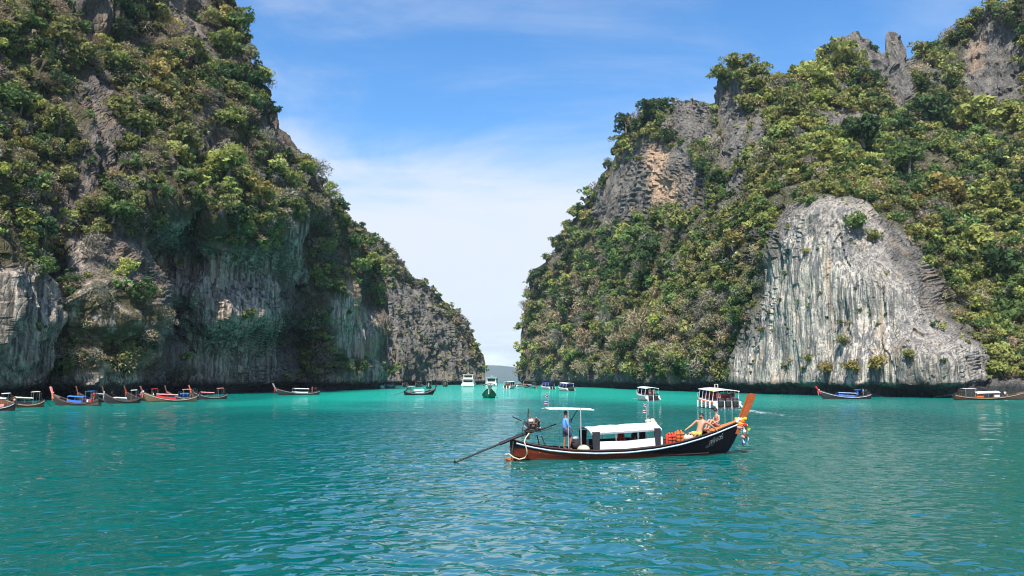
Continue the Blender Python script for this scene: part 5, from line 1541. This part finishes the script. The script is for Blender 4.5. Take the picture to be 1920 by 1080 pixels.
longtail((199, 757), (262, 756), 'dark grey longtail boat with white covers between the blue and the pink canopies', top=(0.03, 0.035, 0.04), low=(0.10, 0.10, 0.09), rail=M_WORN, canopy=M_CANVAS, can_x=(-1.0, 2.6), can_z=0.35, helm=True, scarf=(M_PINK, M_WHITE), cover=((2.9, 0, 0.75, 1.1, 1.6, 0.25, M_WHITE),))
longtail((240, 752), (300, 751), 'longtail boat draped in red cloth half hidden behind the grey one', top=(0.05, 0.04, 0.04), low=(0.2, 0.1, 0.06), rail=M_WORN, canopy=M_RED, can_x=(-1.5, 2.6), can_z=0.55, helm=True, scarf=(M_ORANGE, M_RED))
longtail((275, 754), (367, 753), 'weathered brown longtail boat with a pink canopy and a blue canopy', top=(0.16, 0.115, 0.06), low=(0.24, 0.17, 0.08), rail=M_ROPE, canopy=M_PINK, can_x=(-1.4, 3.6), can_z=0.70, panel=M_RED, helm=True, scarf=(M_ORANGE, M_WHITE), cover=((-3.0, 0, 1.15, 1.6, 2.2, 0.3, M_BLUE), (-2.9, 0, 0.70, 1.5, 2.6, 0.1, M_BLUE)))
longtail((362, 749), (424, 748), 'small dark longtail boat with pink roof at the end of the row', top=(0.05, 0.055, 0.055), low=(0.13, 0.11, 0.09), rail=M_GREY, canopy=M_PINK, can_x=(-1.2, 3.4), can_z=0.75, helm=True, scarf=(M_ORANGE, M_RED), prow=M_ORANGE)
longtail((316, 750.5), (372, 750), 'low dark longtail boat with navy roof tucked behind the pink canopy row', top=(0.03, 0.03, 0.035), low=(0.09, 0.07, 0.06), rail=M_GREY, canopy=M_NAVY, can_x=(-1.6, 2.2), can_z=0.9, helm=True, scarf=(M_RED,))
longtail((150, 755), (214, 754), 'plain brown longtail boat lying behind the blue canopy boat', top=(0.07, 0.05, 0.04), low=(0.12, 0.08, 0.06), rail=M_WORN, canopy=M_GREY, can_x=(-2.0, 1.6), can_z=0.9, helm=False, scarf=(M_ORANGE,))
longtail((522, 741), (597, 740), 'lone dark longtail boat with white cabin roof and orange scarves by the cave', top=(0.04, 0.045, 0.045), low=(0.12, 0.10, 0.085), rail=M_GREY, canopy=M_CANVAS, can_x=(-2.6, 1.6), can_z=1.0, panel=M_WHITE, helm=False, scarf=(M_ORANGE, M_RED), prow=M_GREY, prow_h=0.9, tail_down=False)
longtail((812, 740), (760, 741), 'black longtail boat with upright dark prow moving across the channel mouth', top=(0.02, 0.022, 0.024), low=(0.07, 0.06, 0.055), rail=M_GREY, canopy=M_CANVAS, can_x=(-2.8, 1.2), can_z=0.75, panel=M_WHITE, helm=True, scarf=(M_RED,), prow=M_DARKWOOD, group='boats in the channel', tail_len=4.2, wood_aft=False)
longtail((917, 748), (917.4, 743.5), 'green longtail boat coming bow on with grey canopy in mid channel', top=(0.012, 0.13, 0.065), low=(0.02, 0.12, 0.06), rail=M_GREENP, canopy=paint('grey_canvas', (0.42, 0.43, 0.42), 0.8), can_x=(-3.0, 2.4), can_z=1.5, helm=False, scarf=(M_WHITE, M_ROPE), prow=paint('pale_wood', (0.55, 0.42, 0.30), 0.5, grain=0.3), prow_h=0.35, group='boats in the channel', Lfix=12.0, beam=1.55, hs=1.35, wood_aft=False)
longtail((838, 726.5), (832, 723.8), 'tiny brown longtail boat seen from behind near the headland foot', top=(0.09, 0.05, 0.03), low=(0.15, 0.08, 0.05), canopy=M_CANVAS, can_z=1.6, helm=False, scarf=(M_ORANGE,), group='boats in the channel', Lfix=11, hs=1.5, beam=1.5)
longtail((805, 731), (803, 727), 'white roofed longtail boat coming head on behind the black one', top=(0.07, 0.06, 0.06), low=(0.14, 0.12, 0.10), canopy=M_CANVAS, can_z=1.9, helm=False, scarf=(M_WHITE,), group='boats in the channel', Lfix=11, hs=1.35, beam=1.3)
longtail((722, 728), (740, 727.5), 'grey longtail boat tied at the tip of the left cliff', top=(0.04, 0.05, 0.05), low=(0.08, 0.08, 0.08), canopy=paint('grey_canvas', (0.42, 0.43, 0.42), 0.8), can_z=1.0, helm=True, scarf=(M_WHITE,), group='boats in the channel', hs=1.1)
longtail((756, 726), (764, 725.6), 'small brown longtail boat against the dark headland notch, far left one', top=(0.1, 0.07, 0.06), low=(0.2, 0.12, 0.08), canopy=M_GREY, can_z=1.0, helm=False, scarf=(M_PINK,), group='boats in the channel', hs=1.3)
longtail((780, 725.5), (791, 725), 'longtail boat heaped with orange and white passengers under the headland', top=(0.12, 0.08, 0.06), low=(0.2, 0.13, 0.09), canopy=M_PINK, can_z=1.5, helm=False, scarf=(M_ORANGE,), group='boats in the channel', hs=1.4)
longtail((984, 727), (1006, 728.5), 'wooden longtail boat with orange draped prow at the corner of the right cliff', top=(0.08, 0.06, 0.045), low=(0.35, 0.2, 0.12), canopy=M_GREY, can_z=0.8, helm=True, scarf=(M_ORANGE, M_RED), cover=((3.5, 0, 1.2, 1.2, 1.8, 0.4, M_ORANGE),), group='boats in the channel', hs=1.15)
longtail((1543, 748), (1631, 748), 'dark longtail boat with blue side panels and blue raised roof, tail behind it', top=(0.035, 0.035, 0.035), low=(0.06, 0.05, 0.045), canopy=paint('pale_frame_canvas', (0.25, 0.3, 0.45), 0.8), can_x=(-2.2, 2.2), can_z=0.62, panel=M_BLUE, helm=False, scarf=(M_PINK, M_PINK), prow=M_RED, prow_h=0.65, group='longtail boats under the white wall', tail_len=5.6, wood_aft=False,
         cover=((-2.7, 0, 1.7, 1.2, 1.3, 0.15, M_BLUE),), cargo=((-2.7, 0, 1.2, (0.3, 0.7, 1.0), M_BLUE),))
longtail((1920, 749.5), (1791, 750), 'long wooden longtail boat with white roofs at the right picture edge', top=(0.10, 0.075, 0.06), low=(0.12, 0.06, 0.04), rail=paint('tan_trim', (0.55, 0.38, 0.2), 0.5), canopy=M_CANVAS, can_x=(-2.6, 1.3), can_z=0.95, helm=True, scarf=(M_TEAL,), prow=M_GREY, prow_h=0.5, group='longtail boats under the white wall', tail_len=3.2, cargo=((-1.9, -0.3, 0.75, (1.2, 0.5, 0.55), M_ORANGE), (0.7, -0.75, 0.7, (0.8, 0.3, 0.5), M_WHITE)), tail_down=False)


# ------------------------------------------------------------------ speedboats
def speedboat(px, py, heading, L, label, W=3.0, roof=M_WHITE, roof_h=2.6, trim=M_ORANGE, interior=M_RED, engines=3, group='speedboats', rail_n=4, roof_x=(-0.42, 0.16), tall=1.0, roof_stripe=None, curtain=None):
    """px, py: photo pixel of the stern at the waterline; heading in degrees from straight ahead, positive to the right"""
    A = water_at(px, py)
    rz = math.radians(90 - heading)
    d = Vector((math.cos(rz), math.sin(rz), 0))
    c = A + d * L / 2
    o = thing('speedboat', label, 'speedboat', (c.x, c.y, 0), rz, group)
    h = L / 2
    rows = []
    for t in np.linspace(0, 1, 15):
        x = -h + L * t
        w = W / 2 * (1 - max(0, (t - 0.5) / 0.5) ** 2.3 * 0.97)
        g_ = (0.95 + 0.55 * t ** 2) * tall
        k = -0.4 + 0.9 * max(0, (t - 0.7) / 0.3) ** 2
        rows.append([(x, -w, g_), (x, -w * 0.96, g_ * 0.55), (x, -w * 0.80, 0.05 + max(0, k)), (x, 0, k), (x, w * 0.80, 0.05 + max(0, k)), (x, w * 0.96, g_ * 0.55), (x, w, g_)])
    MB().loft(rows, close=True).build('hull', M_WHITE, o)
    for s_ in (-1, 1):
        MB().tube([(r[0][0], s_ * (abs(r[0][1]) + 0.02), r[0][2] - 0.16) for r in rows], 0.075, 5).build('hull_stripe', trim, o)
        MB().tube([(r[1][0], s_ * (abs(r[1][1]) + 0.012), r[1][2] - 0.18) for r in rows[:-1]], 0.12, 5, flat=0.35).build('boot_stripe', M_GREY, o)
    dk = lambda x: (0.95 + 0.55 * ((x + h) / L) ** 2) * tall
    x0, x1 = roof_x[0] * L, roof_x[1] * L
    MB().slab([[(x, y * W * 0.47, dk(x0) + roof_h * 0.62 + 0.18 * (1 - y * y) + 0.03 * (x - x0)) for y in (-1, -0.5, 0, 0.5, 1)] for x in np.linspace(x0 - 0.5, x1, 6)], 0.07).build('roof', roof, o)
    if roof_stripe:
        MB().slab([[(x, y * W * 0.474, dk(x0) + roof_h * 0.62 + 0.183 * (1 - y * y) + 0.012 + 0.02 * (x - x0)) for y in (-1, -0.5, 0, 0.5, 1)] for x in np.linspace(x0 + 0.1, x0 + 1.4, 4)], 0.03).build('roof_stripe', roof_stripe, o)
    zr = dk(x0) + roof_h * 0.62
    for i in range(rail_n):
        x = x0 + 0.2 + (x1 - x0 - 0.4) * i / (rail_n - 1)
        for s_ in (-1, 1):
            MB().tube([(x - 0.1, s_ * W * 0.47, dk(x) - 0.05), (x - 0.55, s_ * W * 0.45, zr + 0.02)], 0.045, 6).build('roof_post', M_WHITE, o)
    # windscreen
    xs_ = x1 + 0.15
    MB().loft([[(xs_ + 0.9, -W * 0.36, dk(xs_)), (xs_ + 1.2, 0, dk(xs_) + 0.05), (xs_ + 0.9, W * 0.36, dk(xs_))], [(xs_ - 0.1, -W * 0.42, zr - 0.02), (xs_ + 0.1, 0, zr + 0.05), (xs_ - 0.1, W * 0.42, zr - 0.02)]]).build('windscreen', M_GLASS, o)
    # open cockpit lining and benches
    MB().box(((x0 + x1) / 2, 0, dk(x0) + 0.02), (x1 - x0, W * 0.86, 0.06)).build('cockpit_floor', M_GREY, o)
    for i in range(3):
        x = x0 + 0.9 + i * (x1 - x0 - 1.2) / 3
        MB().box((x, 0, dk(x0) + 0.35), (0.45, W * 0.8, 0.16), bevel=0.03).box((x + 0.2, 0, dk(x0) + 0.65), (0.12, W * 0.8, 0.55), bevel=0.03).build('seat', interior, o)
    if curtain:
        for s_ in (-1, 1):
            MB().box(((x0 + x1) / 2, s_ * W * 0.455, zr - 0.35), ((x1 - x0) * 0.94, 0.03, 0.72)).build('side_curtain', curtain, o)
        MB().box((x0 + 0.05, 0, zr - 0.32), (0.03, W * 0.86, 0.62)).build('stern_curtain', curtain, o)
    for s_ in (-1, 1):
        MB().tube([(x1 + 0.6, s_ * W * 0.44, dk(x1) + 0.05), (x1 + 1.2, s_ * W * 0.42, dk(x1) + 0.65), (h - 0.8, s_ * W * 0.16, dk(h) + 0.55), (h - 0.25, 0, dk(h) + 0.5)], 0.03, 5).build('bow_rail', M_STEEL, o)
    for i in range(engines):
        y = (i - (engines - 1) / 2) * (W * 0.78 / max(engines, 2))
        e = MB().box((-h - 0.42, y, 0.80 * tall), (0.64, 0.74, 1.15), bevel=0.14).build('outboard_engine', M_BLACK, o, True)
        MB().box((-h - 0.40, y, -0.1), (0.24, 0.16, 0.7), bevel=0.03).build('engine_leg', M_GREY, e)
        MB().box((-h - 0.14, y, 0.62), (0.16, 0.26, 0.34)).build('engine_bracket', M_WHITE, e)
        MB().box((-h - 0.45, y, 1.02 * tall), (0.635, 0.735, 0.05)).build('cowl_band', M_GREY, e)
    for s_ in (-1, 1):
        MB().tube([(-h - 0.9, s_ * W * 0.44, 0.35), (-h, s_ * W * 0.46, 0.5), (-h + 0.4, s_ * W * 0.46, 0.9)], [0.12, 0.16, 0.1], 7).build('stern_sponson', M_WHITE, o)
    return o, Matrix.Translation(c) @ Matrix.Rotation(rz, 4, 'Z'), rz, dk(x0)


big, MBIG, RZB, DKB = speedboat(1364, 767, -1.5, 11.0, 'large white speedboat with orange trim and three black outboards leaving a wake', W=3.7, roof_h=2.15, roof_x=(-0.44, 0.20), rail_n=5, roof_stripe=M_YELLOW, tall=1.05, interior=paint('dark_red_vinyl', (0.22, 0.03, 0.03), 0.6))
MB().tube([(-3.2, 0.5, 2.4), (-3.2, 0.5, 3.2), (-3.2, 0.9, 3.2), (-3.2, 0.9, 2.4)], 0.05, 6).build('radar_frame', M_WHITE, big)
for i in range(4):
    x = -4.6 + i * 2.0
    MB().tube([(x, 2.02, 1.0), (x - 0.05, 2.06, 0.1)], 0.10, 8).build('fender', M_WHITE, big)
for i, (x, y, pose, sh, sk, lab) in enumerate(((-4.7, 0.9, 'stand', M_PINK, M_TANSK, 'passenger in pink standing at the stern of the large speedboat'), (-4.6, -1.0, 'stand', M_CLOTHBLK, M_DARKSK, 'crew member in black at the right stern corner of the large speedboat'),
                                              (-2.6, 0.4, 'stand', M_RED, M_TANSK, 'passenger in red standing under the large speedboat roof'), (-3.3, -0.5, 'stand', M_ORANGE, M_TANSK, 'passenger in orange standing under the large speedboat roof'),
                                              (-1.0, 0.9, 'stand', M_RED, M_DARKSK, 'passenger in red near the bow end under the large speedboat roof'))):
    passenger(lab, pose, MBIG @ Vector((x, y, 0.55 if pose == 'stand' else DKB + 0.3)), RZB + math.pi * 0.9, sh, M_SHORTS, sk, group='passengers on the large speedboat')
sb, ms, rzs, dks = speedboat(1224, 752, -7, 8.5, 'white speedboat with low hard roof heading to the right cliff', W=2.6, roof_h=2.1, trim=M_GREY, interior=M_CLOTHBLK, engines=2, rail_n=3)
passenger('passenger in pink sitting at the stern of the white hard roofed speedboat', 'sit', ms @ Vector((-3.4, 0.3, dks + 0.35)), rzs + 3.1, M_PINK)
passenger('passenger in white sitting at the stern of the white hard roofed speedboat', 'sit', ms @ Vector((-3.3, -0.5, dks + 0.35)), rzs + 3.1, M_WHITE)
speedboat(1070, 733.5, -20, 9.5, 'white speedboat with navy curtains moored beside the right cliff, nearer one', W=2.9, roof_h=2.6, trim=M_WHITE, roof=M_CANVAS, interior=M_NAVY, engines=3, rail_n=3, curtain=M_FLAGBLUE)
speedboat(1035, 730, -24, 9.5, 'white speedboat with navy curtains moored beside the right cliff, farther one', W=2.9, roof_h=2.4, trim=M_WHITE, roof=M_FLAGBLUE, interior=M_NAVY, engines=2, rail_n=3, curtain=M_FLAGBLUE)
speedboat(950, 729, 20, 9.0, 'white speedboat with orange clad passengers seen from behind in mid channel', W=3.2, roof_h=2.6, trim=M_GREY, roof=M_CANVAS, interior=M_ORANGE, engines=2, rail_n=3, tall=1.3)
speedboat(967, 724.8, 40, 7.0, 'low grey and pink dinghy near the channel mouth', W=2.4, roof_h=1.5, trim=M_PINK, roof=M_GREY, interior=M_RED, engines=1, rail_n=2, tall=0.8)


# ------------------------------------------------------------------ yachts seen from behind
def yacht(px, py, heading, L, W, H, label, decks=2):
    A = water_at(px, py)
    rz = math.radians(90 - heading)
    c = A + Vector((math.cos(rz), math.sin(rz), 0)) * L / 2
    o = thing('motor_yacht', label, 'yacht', (c.x, c.y, 0), rz, 'motor yachts in the channel')
    h = L / 2
    rows = []
    for t in np.linspace(0, 1, 11):
        w = W / 2 * (1 - max(0, (t - 0.55) / 0.45) ** 2.2 * 0.95)
        z = 1.5 + 0.9 * t * t
        rows.append([(-h + L * t, -w, z), (-h + L * t, -w * 0.9, 0.1), (-h + L * t, 0, -0.5), (-h + L * t, w * 0.9, 0.1), (-h + L * t, w, z)])
    MB().loft(rows, close=True).build('hull', M_WHITE, o)
    MB().box((-h - 0.4, 0, 0.45), (1.2, W * 0.8, 0.16)).build('swim_platform', M_GREY, o)
    z = 1.5
    dh = (H - 1.5) / decks
    for k in range(decks):
        w = W * (0.86 - 0.12 * k)
        x0, x1 = -h + 1.2 + 1.0 * k, h * (0.45 - 0.25 * k)
        MB().box(((x0 + x1) / 2, 0, z + dh * 0.42), (x1 - x0, w, dh * 0.84), bevel=0.12).build('cabin', M_WHITE, o)
        MB().box((x0 - 0.01, 0, z + dh * 0.50), (0.12, w * 0.78, dh * 0.42)).box(((x0 + x1) / 2, 0, z + dh * 0.55), ((x1 - x0) * 0.9, w + 0.03, dh * 0.34)).box((x1, 0, z + dh * 0.5), (0.12, w * 0.8, dh * 0.4)).build('window_band', M_GLASS, o)
        MB().slab([[(x, y * (w / 2 + 0.35), z + dh * 0.95 + 0.1 * (1 - y * y)) for y in (-1, 0, 1)] for x in (x0 - 1.1, (x0 + x1) / 2, x1 + 0.3)], 0.16).build('deck_roof', M_WHITE, o)
        for s_ in (-1, 1):
            MB().tube([(x0 - 0.9, s_ * w * 0.46, z - 0.1), (x0 - 0.7, s_ * w * 0.46, z + dh * 0.95)], 0.10, 6).build('deck_post', M_WHITE, o)
            MB().tube([(-h + 0.2, s_ * W * 0.45, z + 0.55), (x1, s_ * W * 0.45, z + 0.65)], 0.05, 5).build('hand_rail', M_STEEL, o)
        z += dh
    MB().tube([(-h + 3, 0, z), (-h + 3, 0, z + 0.9)], 0.06, 6).box((-h + 3, 0, z + 0.5), (0.2, 1.2, 0.12)).build('mast', M_WHITE, o)
    return o


yacht(877, 724.6, 3, 14, 7.6, 7.0, 'white double decked motor yacht seen from behind beside the headland tip', 2)
yacht(921, 723.6, 5, 12, 7.2, 5.6, 'white motor cruiser half hidden behind the green longtail boat', 1)
# low pale boats along the horizon strip
speedboat(1000, 722.4, 88, 12, 'tiny white tour boat on the horizon left of the right cliff', W=4, roof_h=4.0, trim=M_WHITE, roof=M_CANVAS, interior=M_GREY, engines=1, rail_n=3)

# ------------------------------------------------------------------ people aboard the moored and passing boats
def aboard(words, x, y, z, pose, shirt, label, skin=M_TANSK, turn=0.0):
    for o in bpy.data.objects:
        if o.type == 'EMPTY' and words in str(o.get('label', '')) and o.get('category') in ('longtail boat', 'speedboat', 'yacht'):
            m = Matrix.Translation(o.location) @ Matrix.Rotation(o.rotation_euler.z, 4, 'Z')
            return passenger(label, pose, m @ Vector((x, y, z)), o.rotation_euler.z + turn, shirt, M_SHORTS, skin, group='people aboard moored and passing boats')


aboard('bright blue canopy', -3.2, 0.1, 0.35, 'stand', M_RED, 'person in red standing at the stern of the blue canopy longtail', M_DARKSK)
aboard('weathered brown', 2.9, 0.0, 0.75, 'sit', M_WHITE, 'person in white sitting in the bow of the weathered brown longtail')
aboard('weathered brown', -3.4, 0.2, 0.35, 'stand', M_CLOTHBLK, 'boatman in black standing at the stern of the weathered brown longtail', M_DARKSK)
aboard('dark grey longtail boat with white', -2.6, 0.0, 0.35, 'stand', M_SHIRT, 'boatman in blue standing in the dark grey longtail with white covers', M_DARKSK)
aboard('bare brown hulled', 1.0, 0.1, 0.5, 'sit', M_PINK, 'person in pink sitting under the cream cloth roof at the left edge')
aboard('cabin roof and orange scarves', -3.6, 0.0, 0.35, 'stand', M_RED, 'boatman in red standing on the lone longtail by the cave', M_DARKSK)
aboard('black longtail boat with upright', -3.0, 0.0, 0.35, 'stand', M_CLOTHBLK, 'boatman in black steering the black longtail across the channel mouth', M_DARKSK)
aboard('green longtail boat', 2.8, 0.3, 1.0, 'stand', M_CLOTHBLK, 'person in black standing on the bow of the green longtail', M_DARKSK)
aboard('green longtail boat', 3.2, -0.4, 1.0, 'sit', M_WHITE, 'person in white sitting on the bow of the green longtail')
aboard('blue side panels', -3.4, 0.0, 0.35, 'stand', M_SHIRT, 'boatman in blue standing by the engine of the blue panelled longtail', M_DARKSK)
aboard('at the right picture edge', 3.2, -0.1, 0.85, 'sit', M_WHITE, 'person in white sitting near the bow of the right edge longtail')
aboard('at the right picture edge', 0.4, -0.3, 0.4, 'sit', M_RED, 'person in red sitting under the white roof of the right edge longtail')
aboard('orange clad', -3.4, 0.5, 1.6, 'stand', M_ORANGE, 'passenger in orange at the stern of the mid channel speedboat')
aboard('orange clad', -3.2, -0.6, 1.6, 'stand', M_ORANGE, 'second passenger in orange beside the other on the mid channel speedboat')

# ------------------------------------------------------------------ air
bm = bmesh.new()
bmesh.ops.create_cube(bm, size=1.0)
for v in bm.verts:
    v.co = Vector((v.co.x * 22000, 4600 + v.co.y * 10600, -6 if v.co.z < 0 else 330))
hm = bpy.data.meshes.new('haze')
bm.to_mesh(hm)
bm.free()
m_haze = bpy.data.materials.new('sea_air')
m_haze.use_nodes = True
nt = m_haze.node_tree
nt.nodes.clear()
pv = nt.nodes.new('ShaderNodeVolumePrincipled')
pv.inputs['Color'].default_value = (0.66, 0.83, 1.0, 1)
pv.inputs['Density'].default_value = 0.00007
pv.inputs['Anisotropy'].default_value = 0.1
mo = nt.nodes.new('ShaderNodeOutputMaterial')
nt.links.new(pv.outputs[0], mo.inputs['Volume'])
hm.materials.append(m_haze)
link('haze', hm, kind='stuff')
